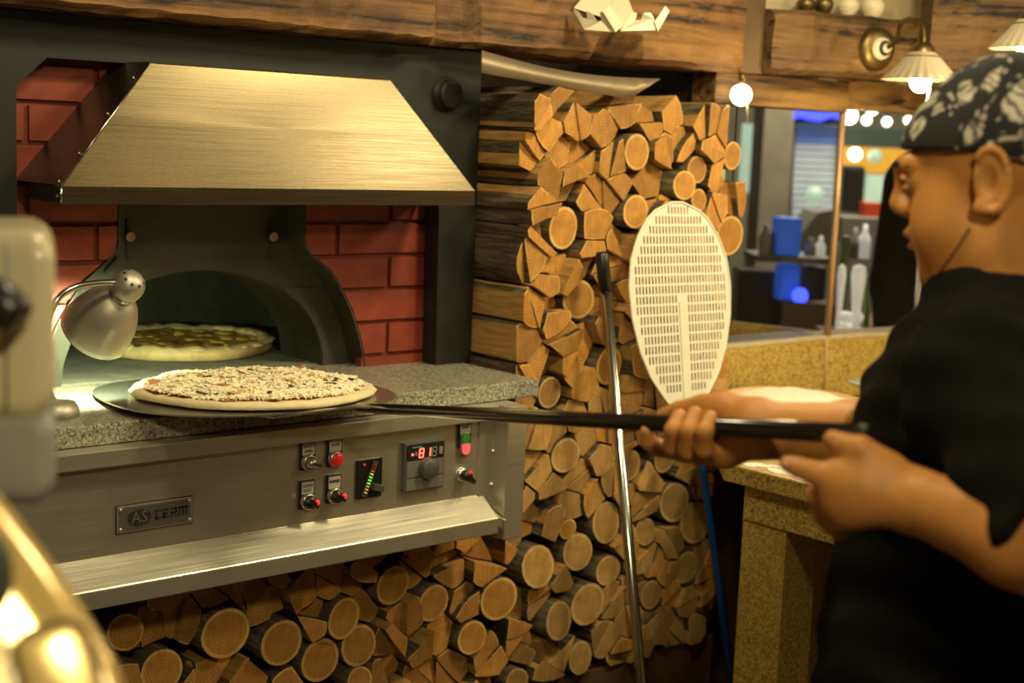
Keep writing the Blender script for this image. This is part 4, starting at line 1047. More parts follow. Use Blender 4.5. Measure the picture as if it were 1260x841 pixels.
# ================================================================== WALL LAMPS
def sconce(cx, cy, d, plate_px, plate_d, label, arm_px):
    k = d/FPX
    top_ = atD(cx+3, cy-44, d)
    s = thing('wall_lamp', atY(*plate_px, plate_d), label, 'lamp', None)
    pc = atY(*plate_px, plate_d); pn = Vector((-0.25, -0.97, 0)).normalized()
    MB().lathe(pc, pn, [(0.054, -0.02), (0.054, 0.0), (0.046, 0.012), (0.032, 0.016), (0, 0.016)], 24).build('wall_plate', M['brass'], s)
    MB().lathe(pc+pn*0.014, pn, [(0.028, 0), (0.026, 0.010), (0.016, 0.016), (0, 0.017)], 20).build('ceramic_boss', M['ceramic'], s)
    MB().lathe(pc+pn*0.030, pn, [(0.019, 0), (0.017, 0.006), (0, 0.007)], 16).build('boss_ring', M['ink'], s)
    MB().lathe(pc+pn*0.036, pn, [(0.012, 0), (0.010, 0.007), (0, 0.008)], 14).build('boss_centre', M['ceramic'], s)
    pts = [pc+pn*0.035]+[atD(x, y, dd_) for x, y, dd_ in arm_px]+[top_]
    MB().tube(catmull(pts, 8), 0.0055, 10).build('arm', M['brass'], s)
    axd = Vector((0, 0, -1)); base = top_
    MB().lathe(base, axd, [(0, -0.01), (0.016, -0.008), (0.026, 0.006), (0.028, 0.014)], 20).build('shade_cap', M['brass'], s)
    r0 = 47*k
    MB().lathe(base, axd, [(0.026, 0.012), (r0*0.45, 0.022), (r0*0.62, 0.040), (r0*0.84, 0.062), (r0*1.0, 0.074), (r0*0.985, 0.076), (r0*0.80, 0.062), (r0*0.58, 0.042), (r0*0.40, 0.024), (0.02, 0.016)], 96, wave=0.045, waves=24).build('lamp_shade', M['shade'], s)
    MB().lathe(base, axd, [(r0*0.46, 0.0215), (r0*0.475, 0.024)], 40).build('shade_line', M['brass'], s)
    bp = base+axd*0.078
    MB().ball(bp, 0.025, 16, sc=(1, 1, 1.05)).build('bulb', M['bulb'], s)
    MB().tube([bp+Vector((0.018, -0.012, -0.012)), bp+Vector((0.018, -0.012, -0.045))], 0.0035, 6).build('pull_chain', M['bulb'], s)
    light('wall_lamp_light', 'POINT', tuple(bp+Vector((0, 0, -0.05))), 4.5, (1.0, 0.74, 0.36), None, 0.03)
    return s
sconce(1133, 101, 3.30, (1079, 60), 2.18, 'fluted cream wall lamp with glowing bulb left of the cook’s head', [(1104, 48, 3.50), (1109, 28, 3.45), (1122, 23, 3.36), (1134, 30, 3.32), (1137, 45, 3.305)])
sconce(1267, 60, 3.10, (1340, 40), 1.68, 'second fluted wall lamp cut by the right edge above the cook', [(1318, 10, 3.2), (1300, -12, 3.15), (1285, -10, 3.12), (1278, 5, 3.105)])
gb = atY(912, 117, 2.235)  # reflection of a lamp bulb, built as a bulb with added socket and chain
gl = thing('reflected_bulb', Vector((gb.x, gb.y, gb.z)), 'small bare globe bulb hanging at the left end of the window head', 'lamp')
MB().ball(gb, 0.025, 16).build('bulb', M['bulb'], gl)
MB().tube([gb+Vector((0, 0, .022)), Vector((gb.x, gb.y, Zr(0.178)))], 0.008, 8).build('socket', M['brass'], gl)
MB().tube([gb+Vector((.012, -.01, -.01)), gb+Vector((.014, -.01, -.06))], 0.003, 6).build('pull_chain', M['shade'], gl)

# ================================================================== GRANITE COUNTER ON THE RIGHT
gc = thing('granite_counter', (2.9, 1.4, 0), 'yellow speckled granite counter beside the cook with flour spilt on top', 'counter')
ct_ = -0.635
pts = [(2.27, 0.70), (4.18, 0.70), (4.18, 2.13), (3.11, 2.275), (2.62, 2.275), (2.27, 1.912)]
MB().poly([(x, y, Zr(ct_-0.037)) for x, y in pts], (0, 0, 0.037), bev=0.003).build('slab', M['gold'], gc)
MB().box((2.292, 0.72, Zr(-0.746)), (2.33, 1.872, Zr(ct_-0.0375))).build('apron', M['gold'], gc)
MB().box((2.298, 1.764, 0.001), (2.40, 1.876, Zr(-0.750))).build('leg', M['gold'], gc)
MB().box((2.2965, 1.764, Zr(-0.7505)), (2.40, 1.876, Zr(-0.7465))).build('joint', M['grout'], gc)
MB().box((2.52, 0.72, 0.001), (2.56, 1.790, Zr(-0.748))).build('recessed_panel', M['gold'], gc)
MB().box((2.401, 1.80, 0.001), (4.1, 1.86, Zr(ct_-0.038))).build('end_panel', M['gold'], gc)
bs = MB().box((2.645, 2.297, Zr(ct_)), (3.105, 2.319, zs-0.004)).build('backsplash', M['gold'], gc)
stripB(MB(), 0.004, 1.08, -0.003, 0.020, Zr(ct_), zs-0.004).build('backsplash', M['gold'], gc)
MB().box((2.645, 2.296, zs-0.009), (3.108, 2.322, zs+0.001)).build('pale_joint', M['grout'], gc)
stripB(MB(), 0.0, 1.08, -0.004, 0.021, zs-0.009, zs+0.001).build('pale_joint', M['grout'], gc)
MB().tube([(3.104, 2.294, Zr(ct_)), (3.104, 2.294, zs)], 0.004, 6).build('corner_joint', plain('pink_joint', (0.5, 0.32, 0.2), 0.8), gc)
mb = MB(); rn = random.Random(3)
for i in range(160):
    x, y = 2.29+abs(rn.gauss(0, .10)), rn.uniform(1.25, 1.88); mb.ball((x, y, Zr(ct_)+.0005), rn.uniform(.004, .018), 8, sc=(1, 1.4, .08))
tag(mb.build('spilt_flour', M['flour'], gc), kind='stuff')
# flour tub
tc_ = Vector((2.735, 2.105, Zr(ct_+0.001)))
tb = thing('flour_tub', tc_, 'round shallow wooden tub heaped with white flour on the granite counter', 'tub')
MB().lathe(tc_, (0, 0, 1), [(0, 0), (0.150, 0), (0.163, 0.058), (0.165, 0.063), (0.156, 0.063), (0.148, 0.03), (0, 0.03)], 40).build('tub', M['board'], tb)
mb = MB(); rings = []
for (a, h) in ((0, .078), (.03, .077), (.06, .074), (.09, .072), (.12, .066), (.150, .054)):
    if a == 0: rings.append([mb.bm.verts.new(tc_+Vector((0, 0, h)))]); continue
    rings.append([mb.bm.verts.new(tc_+Vector((a*math.cos(2*math.pi*k/30), a*math.sin(2*math.pi*k/30), h+rn.uniform(-.004, .004)))) for k in range(30)])
for A, B in zip(rings, rings[1:]):
    for k in range(30):
        q_ = []
        for v in (A[k % len(A)], A[(k+1) % len(A)], B[(k+1) % len(B)], B[k % len(B)]):
            if v not in q_: q_.append(v)
        mb.bm.faces.new(q_).smooth = True
tag(mb.build('flour', M['flour'], tb), kind='stuff')
dp = atZ(1068, 470, Zr(-0.553)); dp.z = Zr(ct_+0.001)
tag(MB().lathe(dp, (0, 0, 1), [(0, 0), (0.012, 0), (0.010, 0.06), (0.05, 0.078), (0.05, 0.082), (0.006, 0.07), (0, 0.07)], 20).build('glass_dish', M['glassy'], origin=tuple(dp)), 'small pale green glass dish on a foot behind the cook’s arm', 'dish')

# ================================================================== MACHINES AT THE LEFT, CLOSE TO THE CAMERA
qr = Vector((math.cos(YAW), -math.sin(YAW), 0)); qf = Vector((math.sin(YAW), math.cos(YAW), 0)); uz = Vector((0, 0, 1))
def pillow(mb, pts, dirv, depth, rad, steps=6, back=True):
    """outline (3-D points in a plane) swept along dirv with a rounded front edge"""
    P = [Vector(p) for p in pts]; n = len(P); dv = Vector(dirv).normalized(); c_ = sum(P, Vector())/n
    ref = None; nrm = []
    e0 = (P[1]-P[0]).normalized(); nz = Vector()
    for k in range(n): nz += (P[k]-c_).cross(P[(k+1) % n]-c_)
    nz.normalize()
    for k in range(n):
        t = (P[(k+1) % n]-P[k-1]).normalized(); nrm.append(nz.cross(t).normalized())
    rings = []
    for s_ in range(steps+1):
        a = math.pi/2*s_/steps; off = rad*(1-math.sin(a)); dp_ = rad*(1-math.cos(a))
        rings.append([mb.bm.verts.new(P[k]+nrm[k]*off+dv*dp_) for k in range(n)])
    rings.append([mb.bm.verts.new(P[k]+dv*depth) for k in range(n)])
    f = mb.bm.faces.new(rings[0]); f.smooth = True
    for A, B in zip(rings, rings[1:]):
        for k in range(n): f = mb.bm.faces.new((A[k], A[(k+1) % n], B[(k+1) % n], B[k])); f.smooth = True
    if back: mb.bm.faces.new(list(reversed(rings[-1])))
    return mb
def rr(cx, cy, w2, h2, rad, n=6):
    o = []
    for (sx, sy, a0_) in ((1, -1, -90), (1, 1, 0), (-1, 1, 90), (-1, -1, 180)):
        for i in range(n+1):
            a = math.radians(a0_+90*i/n); o.append((cx+sx*(w2-rad)+rad*math.cos(a), cy+sy*(h2-rad)+rad*math.sin(a)))
    return o
def rot(pts, cx, cy, a):
    ca, sa = math.cos(a), math.sin(a); return [(cx+(x-cx)*ca-(y-cy)*sa, cy+(x-cx)*sa+(y-cy)*ca) for x, y in pts]
d = 1.12; c0 = atD(-20, 450, d); k = d/FPX
mx = thing('dough_mixer', Vector((c0.x, c0.y, 0)), 'cream upright mixer head with grey lower cap and black lever at the left edge', 'mixer')
mdir = Vector(ray(60, 450)); mdir.z = 0; mdir.normalize()
MB_ = pillow(MB(), [atD(x, y, d) for x, y in rr(-20, 402, 88, 119, 40, 8)], mdir, 0.16, 0.018); MB_.build('mixer_head', M['cream'], mx)
pillow(MB(), [atD(x, y, d+0.004) for x, y in rr(-8, 565, 77, 60, 34, 8)], mdir, 0.15, 0.016).build('lower_cap', M['greyp'], mx)
MB().tube([atD(9, 300, d-0.001), atD(8, 505, d-0.001)], 0.0014, 6).build('body_groove', M['greyp'], mx)
lv = [atD(-30, 345, d-0.02), atD(-4, 366, d-0.03), atD(16, 386, d-0.03)]
MB().tube(lv+[atD(27, 394, d-0.03)], [0.010, 0.0155, 0.0165, 0.012], 12).build('lever', M['black'], mx)
cb = c0+mdir*0.08-qr*0.09
MB().obox((cb.x, cb.y, 0.62), qr, qf, uz, 0.06, 0.06, 0.615, bev=0.01).build('pedestal', M['greyp'], mx)
# champagne housing
d = 0.86; hs = thing('dough_machine', Vector((atD(20, 800, d).x, atD(20, 800, d).y, 0)), 'glossy champagne machine housing with sloping side at the lower left corner', 'machine')
out = catmull([Vector((x, y, 0)) for x, y in ((-170, 560), (-60, 562), (-12, 596), (28, 645), (62, 690), (95, 738), (126, 788), (150, 832), (168, 900), (174, 1010))], 5)
out = [(p.x, p.y) for p in out]+[(174, 1050), (-170, 1050)]
hdv = Vector(ray(110, 740)); hdv.normalize()
hn = Vector((-0.30, -0.82, 0.49)).normalized(); ha = atD(50, 735, d)
def atH(x, y, off=0.0): r_ = Vector(ray(x, y)); return Vector(CAMP)+r_*((ha+hn*off-Vector(CAMP)).dot(hn)/r_.dot(hn))
pillow(MB(), [atH(x, y) for x, y in out], hdv, 0.20, 0.030, 8).build('housing', M['goldm'], hs)
pan = rot(rr(78, 850, 48, 82, 30), 78, 850, -0.30)
MB().tube([atH(x, y) for x, y in pan+[pan[0]]], 0.0020, 6).build('panel_groove', M['darkwood'], hs)
pillow(MB(), [atH(x, y, 0.003) for x, y in rot(rr(78, 850, 45, 79, 28), 78, 850, -0.30)], hdv, 0.006, 0.004, 4).build('access_panel', M['goldm'], hs)
MB().ball(atH(-4, 715), 0.014, 12, sc=(.7, .7, 2.0)).build('dark_knob', M['darkgrey'], hs)
b0 = atD(-20, 1010, 0.86)
MB().obox((b0.x, b0.y, b0.z/2), qr, qf, uz, 0.07, 0.07, b0.z/2-0.001, bev=0.01).build('stand', M['greyp'], hs)
# ================================================================== HALL BEHIND THE WINDOW
struct(MB().box((2.72, 2.60, -0.06), (11, 9.5, -0.001)).build('floor_hall', M['floor']))
struct(MB().box((2.72, 2.60, 2.85), (11, 9.5, 2.9)).build('ceiling_hall', plain('hall_ceiling', (0.06, 0.09, 0.07), 0.8)))
def hb(mb, x0, y0, x1, y1, d, t=0.05, bev=0.0):
    a, b = atD((x0+x1)/2, y0, d), atD((x0+x1)/2, y1, d); c = (a+b)/2+qf*t/2
    mb.obox(c, qr, qf, uz, abs(x1-x0)/2*d/FPX, t/2, abs(a.z-b.z)/2, bev=bev); return mb
def hobj(name, x0, y0, x1, y1, d, mat, label, cat, t=0.05, bev=0.004, down=False):
    mb = hb(MB(), x0, y0, x1, y1, d, t, bev)
    if down:
        a, b = atD(x0, y1, d), atD(x1, y1, d); c = (a+b)/2+qf*t/2; z1 = c.z-0.001; mb.obox((c.x, c.y, z1/2), qr, qf, uz, (x1-x0)/2*d/FPX-.004, t/2-.004, z1/2)
    o = mb.build(name, mat); return tag(o, label, cat)
c = atD(1020, 300, 8.4); mb = MB().obox((c.x, c.y, 1.4), qr, qf, uz, 3.0, 0.05, 1.45); struct(mb.build('wall_hall', M['hallwall']))
struct(hb(MB(), 930, 60, 966, 560, 6.3, 0.3).build('trim_3', plain('pillar_paint', (0.24, 0.21, 0.14), 0.7)))
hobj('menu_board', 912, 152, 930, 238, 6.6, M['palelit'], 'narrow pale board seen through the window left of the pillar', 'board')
ns = thing('neon_sign', atD(1002, 137, 6.5), 'bright blue neon sign seen through the left window pane', 'sign')
hb(MB(), 969, 122, 1034, 152, 6.54, 0.03).build('backing', M['ink'], ns)
mb = MB(); pts = [(970, 126), (994, 124), (1002, 130), (1010, 124), (1033, 125), (1033, 147), (1021, 145), (1008, 150), (994, 148), (984, 145), (970, 148)]
mb.poly([atD(x, y, 6.52) for x, y in pts], Vector(_fw)*-0.03); mb.build('neon_tube', M['neon'], ns)
bd = thing('roller_shutter', atD(1000, 275, 6.6), 'pale blue slatted shutter below the neon sign', 'shutter')
for i in range(15): 
    y = 154+i*8; hb(MB(), 975, y, 1030, y+6.5, 6.6+0.004*(i % 2), 0.02, 0.003).build('slat', M['blind'] if i > 2 else plain('glowing_blue_slat', (0.1, 0.25, 0.5), 0.5, emit=(0.1, 0.3, 0.8), estr=0.15), bd)  # top slats bluer, with blue emission put in
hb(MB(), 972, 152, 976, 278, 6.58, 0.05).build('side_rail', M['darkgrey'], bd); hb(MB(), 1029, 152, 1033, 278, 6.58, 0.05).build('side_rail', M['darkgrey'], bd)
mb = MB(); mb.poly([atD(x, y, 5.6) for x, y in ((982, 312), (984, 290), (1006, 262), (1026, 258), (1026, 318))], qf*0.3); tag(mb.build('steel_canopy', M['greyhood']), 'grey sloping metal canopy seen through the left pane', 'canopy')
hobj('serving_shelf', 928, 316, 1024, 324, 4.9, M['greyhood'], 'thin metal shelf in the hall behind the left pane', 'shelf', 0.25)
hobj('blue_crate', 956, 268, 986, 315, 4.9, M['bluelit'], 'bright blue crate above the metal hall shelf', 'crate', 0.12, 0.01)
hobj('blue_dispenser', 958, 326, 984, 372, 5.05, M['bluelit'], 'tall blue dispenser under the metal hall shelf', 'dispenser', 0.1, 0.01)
t_ = MB().ball(atD(984, 364, 5.0), 0.028, 12); tag(t_.build('blue_lamp', M['blueglow']), 'small glowing blue lamp beside the blue dispenser', 'lamp')
hobj('black_cabinet', 905, 332, 954, 470, 5.3, M['black'], 'low black cabinet in the hall behind the perforated peel', 'cabinet', 0.15, down=True)
hobj('black_bin', 990, 328, 1016, 372, 5.1, M['black'], 'black bin with a pale badge on the hall cabinet', 'bin', 0.15, 0.01)
hobj('wooden_cabinet', 958, 372, 1024, 500, 5.0, M['darkwood'], 'brown wooden cabinet in the hall under the blue dispenser', 'cabinet', 0.18, down=True)
mb = MB(); hp_ = [atY(x, y, 2.64) for x, y in ((884, 393), (950, 402), (1019, 410))]
mb.poly(hp_+[Vector((p.x, p.y, 0.0)) for p in reversed(hp_)], (0, 0.10, 0))
tag(mb.build('hall_ledge', M['gold']), 'granite parapet in the hall just behind the left window pane', 'ledge')
hobj('hall_counter', 1000, 402, 1200, 540, 5.6, M['darkwood'], 'long dark counter in the hall behind the right window pane', 'counter', 0.5, down=True)
for i, (x, y, r) in enumerate(((1045, 143, .032), (1073, 134, .027), (1091, 150, .020), (1117, 148, .018))):
    p = atD(x, y, 6.0+0.2*i); s = thing('ceiling_spot', p, ['round ceiling spot nearest the neon sign', 'second round ceiling spot from the neon sign', 'third ceiling spot from the neon sign', 'ceiling spot just left of the bandana'][i], 'lamp', 'ceiling spots in the hall')
    MB().ball(p, r, 12).build('bulb', M['bulb'] if i == 0 else M['spot'], s); MB().tube([p+uz*r*.8, Vector((p.x, p.y, 2.85))], 0.008, 6).build('stem', M['darkgrey'], s)
hobj('teal_banner', 1076, 104, 1090, 134, 6.6, M['teal'], 'narrow teal banner hanging between the ceiling spots', 'banner')
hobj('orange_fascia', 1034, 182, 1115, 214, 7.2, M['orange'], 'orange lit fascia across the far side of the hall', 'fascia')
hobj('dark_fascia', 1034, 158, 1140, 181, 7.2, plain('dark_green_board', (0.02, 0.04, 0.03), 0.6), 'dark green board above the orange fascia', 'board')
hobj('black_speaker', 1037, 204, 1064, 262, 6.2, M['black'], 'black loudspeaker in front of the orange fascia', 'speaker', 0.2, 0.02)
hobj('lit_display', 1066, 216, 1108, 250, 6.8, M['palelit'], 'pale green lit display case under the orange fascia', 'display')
hobj('red_box', 1064, 250, 1084, 268, 6.1, M['redbox'], 'small red box below the lit display case', 'box', 0.15)
hobj('hall_rack', 1036, 268, 1090, 300, 6.0, plain('dull_rack', (0.2, 0.18, 0.14), 0.6), 'dull grey rack below the black loudspeaker', 'rack', 0.2)
hobj('green_bottle', 1034, 290, 1043, 413, 4.72, M['green2'], 'green bottle standing behind the right window pane', 'bottle', 0.04, 0.008)
def vase(x, y0, y1, r, d, lab):
    a, b = atD(x, y1, d), atD(x, y0, d); h = b.z-a.z
    tag(MB().lathe(a, uz, [(0, 0), (r*.6, 0), (r*.55, h*.3), (r*.8, h*.6), (r, h*.85), (r*.8, h*.97), (0, h)], 18).build('white_candle', M['whitething'], origin=tuple(a)), lab, 'candle', 'white candles behind the window')
vase(1051, 324, 413, .024, 4.62, 'tall white candle behind the right window pane')
vase(1030, 324, 413, .014, 4.62, 'thin white candle close to the copper window corner')
mb = MB(); rn = random.Random(4)
for i in range(14): mb.ball(atD(rn.uniform(1036, 1060), rn.uniform(388, 411), rn.uniform(4.6, 4.7)), rn.uniform(.015, .03), 10, sc=(1, 1, .7))
tag(mb.build('white_cloth', M['whitething']), 'crumpled white cloth behind the copper window corner', 'cloth')
hobj('candle_shelf', 1020, 414, 1085, 428, 4.55, M['darkwood'], 'low dark shelf carrying the white candles behind the right pane', 'shelf', 0.25, down=True)
for i, (x, y, r, d_, m_) in enumerate(((944, 262, .030, 7.0, 'spot'), (936, 222, .05, 7.4, 'palelit'), (1002, 240, .04, 6.45, 'palelit'), (1066, 148, .022, 6.9, 'spot'), (1100, 226, .035, 6.7, 'palelit'), (1052, 190, .03, 7.0, 'bulb'), (1076, 192, .035, 7.0, 'palelit'))):  # glowing balls added as blurred light spots in the hall
    tag(MB().ball(atD(x, y, d_), r, 12).build('added_glow', M[m_]), ['small lamp glowing low on the left of the hall', 'pale globe lamp left of the pillar in the hall', 'pale globe lamp in front of the blue shutter', 'small ceiling lamp left of the teal banner', 'pale globe lamp on the lit display case', 'warm globe lamp on the orange fascia', 'pale globe lamp on the right of the orange fascia'][i], 'lamp', 'globe lamps far back in the hall')
for i, (x, y0, y1, r, d_, m_) in enumerate(((940, 276, 314, .02, 4.95, 'label'), (949, 284, 314, .016, 4.95, 'greyhood'), (996, 292, 320, .02, 4.98, 'label'), (1008, 290, 321, .018, 5.0, 'whitething'), (1050, 280, 318, .02, 5.6, 'label'), (1062, 276, 318, .022, 5.6, 'whitething'), (1062, 352, 413, .014, 4.66, 'green2'))):
    a, b = atD(x, y1, d_), atD(x, y0, d_); h_ = b.z-a.z
    tag(MB().lathe(a, uz, [(0, 0), (r, 0), (r, h_*.6), (r*.4, h_*.8), (r*.4, h_), (0, h_)], 14).build('hall_bottle', M[m_]), ['first grey bottle on the hall shelf from the left', 'second darker bottle on the hall shelf', 'grey bottle right of the blue crate', 'white bottle beside the copper window corner', 'grey bottle on the hall rack', 'white bottle on the hall rack', 'short green bottle right of the white candles'][i], 'bottle')
# ================================================================== PEOPLE (distance-field modelling -> one continuous mesh)
class SDF:
    def __init__(s, lo, hi, h):
        s.lo = np.array(lo, float); s.h = h; s.n = np.ceil((np.array(hi)-s.lo)/h).astype(int)+1
        s.f = np.full(s.n, 0.06, np.float32)
    def _sub(s, a, b, m):
        i0 = np.maximum(0, np.floor((np.minimum(a, b)-m-s.lo)/s.h).astype(int)); i1 = np.minimum(s.n, np.ceil((np.maximum(a, b)+m-s.lo)/s.h).astype(int)+1)
        if np.any(i1 <= i0): return None, None
        sl = tuple(slice(i, j) for i, j in zip(i0, i1))
        g = np.meshgrid(*[(s.lo[k]+s.h*np.arange(i0[k], i1[k])).astype(np.float32) for k in range(3)], indexing='ij')
        return sl, g
    def _u(s, sl, d, k):
        f = s.f[sl]
        if k > 0:
            h = np.maximum(k-np.abs(f-d), 0)/k; r = np.minimum(f, d)-h*h*k*0.25
        else: r = np.minimum(f, d)
        s.f[sl] = r
    def _c(s, sl, d, k):
        f = s.f[sl]; d = -d
        h = np.maximum(k-np.abs(f-d), 0)/max(k, 1e-6); s.f[sl] = np.maximum(f, d)+h*h*k*0.25
    def cap(s, a, b, ra, rb, k=0.02, cut=False):
        a, b = np.array(a, float), np.array(b, float); R = max(ra, rb)
        sl, g = s._sub(a, b, R+k+0.012)
        if sl is None: return s
        ba = b-a; L2 = max(1e-9, ba@ba); p = [g[i]-a[i] for i in range(3)]
        t = np.clip((p[0]*ba[0]+p[1]*ba[1]+p[2]*ba[2])/L2, 0, 1)
        d = np.sqrt(sum((p[i]-t*ba[i])**2 for i in range(3)))-(ra+(rb-ra)*t)
        (s._c if cut else s._u)(sl, d, k); return s
    def sleeve(s, a, b, ra, rb, k=0.03):
        a, b = np.array(a, float), np.array(b, float); sl, g = s._sub(a, b, max(ra, rb)+k+0.012)
        ba = b-a; L2 = ba@ba; n = ba/math.sqrt(L2); p = [g[i]-a[i] for i in range(3)]
        t = np.clip((p[0]*ba[0]+p[1]*ba[1]+p[2]*ba[2])/L2, 0, 1)
        d = np.sqrt(sum((p[i]-t*ba[i])**2 for i in range(3)))-(ra+(rb-ra)*t)
        d = np.maximum(d, sum((g[i]-b[i])*n[i] for i in range(3)))
        s._u(sl, d, k); return s
    def ell(s, c, r, axes=None, k=0.02, cut=False):
        c = np.array(c, float); r = np.array(r, float); ax_ = np.eye(3) if axes is None else np.array(axes, float)
        m = r.max(); sl, g = s._sub(c, c, m+k+0.012)
        if sl is None: return s
        p = [g[i]-c[i] for i in range(3)]
        q = [sum(p[j]*ax_[i][j] for j in range(3))/r[i] for i in range(3)]
        k0 = np.sqrt(q[0]**2+q[1]**2+q[2]**2); k1 = np.sqrt((q[0]/r[0])**2+(q[1]/r[1])**2+(q[2]/r[2])**2)
        d = k0*(k0-1)/np.maximum(k1, 1e-6)
        (s._c if cut else s._u)(sl, d.astype(np.float32), k); return s
    def mesh(s, name, smooth=2):
        f = s.f; n = s.n; ins = f < 0
        c = np.zeros(tuple(n-1), np.int8)
        for dx in (0, 1):
            for dy in (0, 1):
                for dz in (0, 1): c += ins[dx:n[0]-1+dx, dy:n[1]-1+dy, dz:n[2]-1+dz]
        act = np.argwhere((c > 0) & (c < 8)); idx = -np.ones(tuple(n-1), np.int64); idx[tuple(act.T)] = np.arange(len(act))
        acc = np.zeros((len(act), 3)); cnt = np.zeros(len(act))
        I = act
        for a in range(3):
            o1, o2 = [(1, 2), (0, 2), (0, 1)][a]
            for u in (0, 1):
                for v in (0, 1):
                    A = I.copy(); A[:, o1] += u; A[:, o2] += v; B = A.copy(); B[:, a] += 1
                    fa, fb = f[tuple(A.T)], f[tuple(B.T)]; m = (fa < 0) != (fb < 0)
                    t = np.where(m, fa/np.where(m, fa-fb, 1), 0); P = A.astype(float); P[:, a] += t
                    acc[m] += P[m]; cnt[m] += 1
        V = s.lo+(acc/cnt[:, None])*s.h
        Q = []
        for a in range(3):
            o1, o2 = [(1, 2), (2, 0), (0, 1)][a]
            sl0 = [slice(0, n[i]-1) for i in range(3)]
            A = ins[tuple(slice(0, n[i]-1) if i == a else slice(1, n[i]-1) for i in range(3))]
            B = ins[tuple(slice(1, n[i]) if i == a else slice(1, n[i]-1) for i in range(3))]
            e = np.argwhere(A != B)
            if not len(e): continue
            fl = A[tuple(e.T)]
            base = e.copy(); base[:, o1] += 1; base[:, o2] += 1
            def cell(d1, d2):
                q = base.copy(); q[:, o1] += d1; q[:, o2] += d2; return idx[tuple(q.T)]
            q4_ = np.stack([cell(-1, -1), cell(0, -1), cell(0, 0), cell(-1, 0)], 1)
            q4_[~fl] = q4_[~fl][:, ::-1]; Q.append(q4_)
        Q = np.concatenate(Q); Q = Q[(Q >= 0).all(1)]
        for _ in range(smooth):           # light relaxing
            S = np.zeros_like(V); W = np.zeros(len(V))
            for i in range(4):
                a_, b_ = Q[:, i], Q[:, (i+1) % 4]
                for ax_ in range(3): S[:, ax_] += np.bincount(a_, V[b_, ax_], len(V))+np.bincount(b_, V[a_, ax_], len(V))
                W += np.bincount(a_, minlength=len(V))+np.bincount(b_, minlength=len(V))
            V = V*0.5+0.5*S/np.maximum(W, 1)[:, None]
        me = bpy.data.meshes.new(name)
        me.vertices.add(len(V)); me.vertices.foreach_set('co', V.astype(np.float32).ravel())
        me.loops.add(len(Q)*4); me.loops.foreach_set('vertex_index', Q.astype(np.int32).ravel())
        me.polygons.add(len(Q)); me.polygons.foreach_set('loop_start', np.arange(0, len(Q)*4, 4, dtype=np.int32))
        try: me.polygons.foreach_set('loop_total', np.full(len(Q), 4, np.int32))
        except Exception: pass
        me.polygons.foreach_set('use_smooth', np.ones(len(Q), bool))
        me.update(calc_edges=True); me.validate(); return me
def put(me, name, mat, parent):
    base = wloc(parent); me.transform(Matrix.Translation(-base)); me.materials.append(mat)
    o = _link(bpy.data.objects.new(name, me)); o.parent = parent; WL[o.name] = base; return o

# --- the cook: head frame from the photograph's ear and nose
def npv(v): return np.array(v, float)
FW3 = npv((-0.27, 0.963, -0.14)); FW3 /= np.linalg.norm(FW3)
LF = npv((-0.963, -0.27, 0)); LF /= np.linalg.norm(LF); UP = np.cross(FW3, -LF); UP /= np.linalg.norm(UP)
if UP[2] < 0: UP = -UP
E0 = npv(atD(1210, 230, 1.55)); O = E0-0.075*LF
AX = [FW3, LF, UP]
def hp(f, l, u): return O+FW3*f+LF*l+UP*u
F2 = npv((-0.2, 0.98, 0)); F2 /= np.linalg.norm(F2); L2 = npv((-F2[1], F2[0], 0)); Z3 = npv((0, 0, 1)); BA = [F2, L2, Z3]
cook = thing('person', (O[0], O[1]-0.08, 0.0), 'cook in black shirt and paisley bandana holding the pizza peel', 'person')
def pd(x, y, d): return npv(atD(x, y, d))
def hd_(x): return 1/(1/np.dot(npv(p0)-CAMP, _fw)+(1/1.45-1/np.dot(npv(p0)-CAMP, _fw))*(x-445)/617)
# shoulders and chest inside the shirt
FH = npv((FW3[0], FW3[1], 0)); FH /= np.linalg.norm(FH)
NB = O-0.057*FH+npv((0, 0, -0.137))
LS = NB+L2*0.185+F2*0.00+Z3*-0.055; RS = NB-L2*0.185+F2*0.04+Z3*-0.06
LE = pd(1335, 690, 1.27); LW = pd(1118, 614, 1.415); RE = pd(1120, 546, 1.80); RW = pd(938, 529, hd_(938)+0.062)
S = SDF((0.80, 0.40, Zr(-0.52)), (1.86, 1.26, Zr(0.13)), 0.0030)
# neck, trunk top
S.cap(hp(-0.035, 0, -0.05), NB, 0.062, 0.070, 0.03)
S.cap(hp(0.005, 0, -0.075), NB+F2*0.05+Z3*-0.03, 0.055, 0.06, 0.03)
S.ell(NB+F2*0.02+Z3*-0.19, (0.10, 0.16, 0.16), BA, 0.05)
S.cap(NB+Z3*-0.02, LS, 0.055, 0.05, 0.04); S.cap(NB+Z3*-0.02, RS, 0.055, 0.05, 0.04)
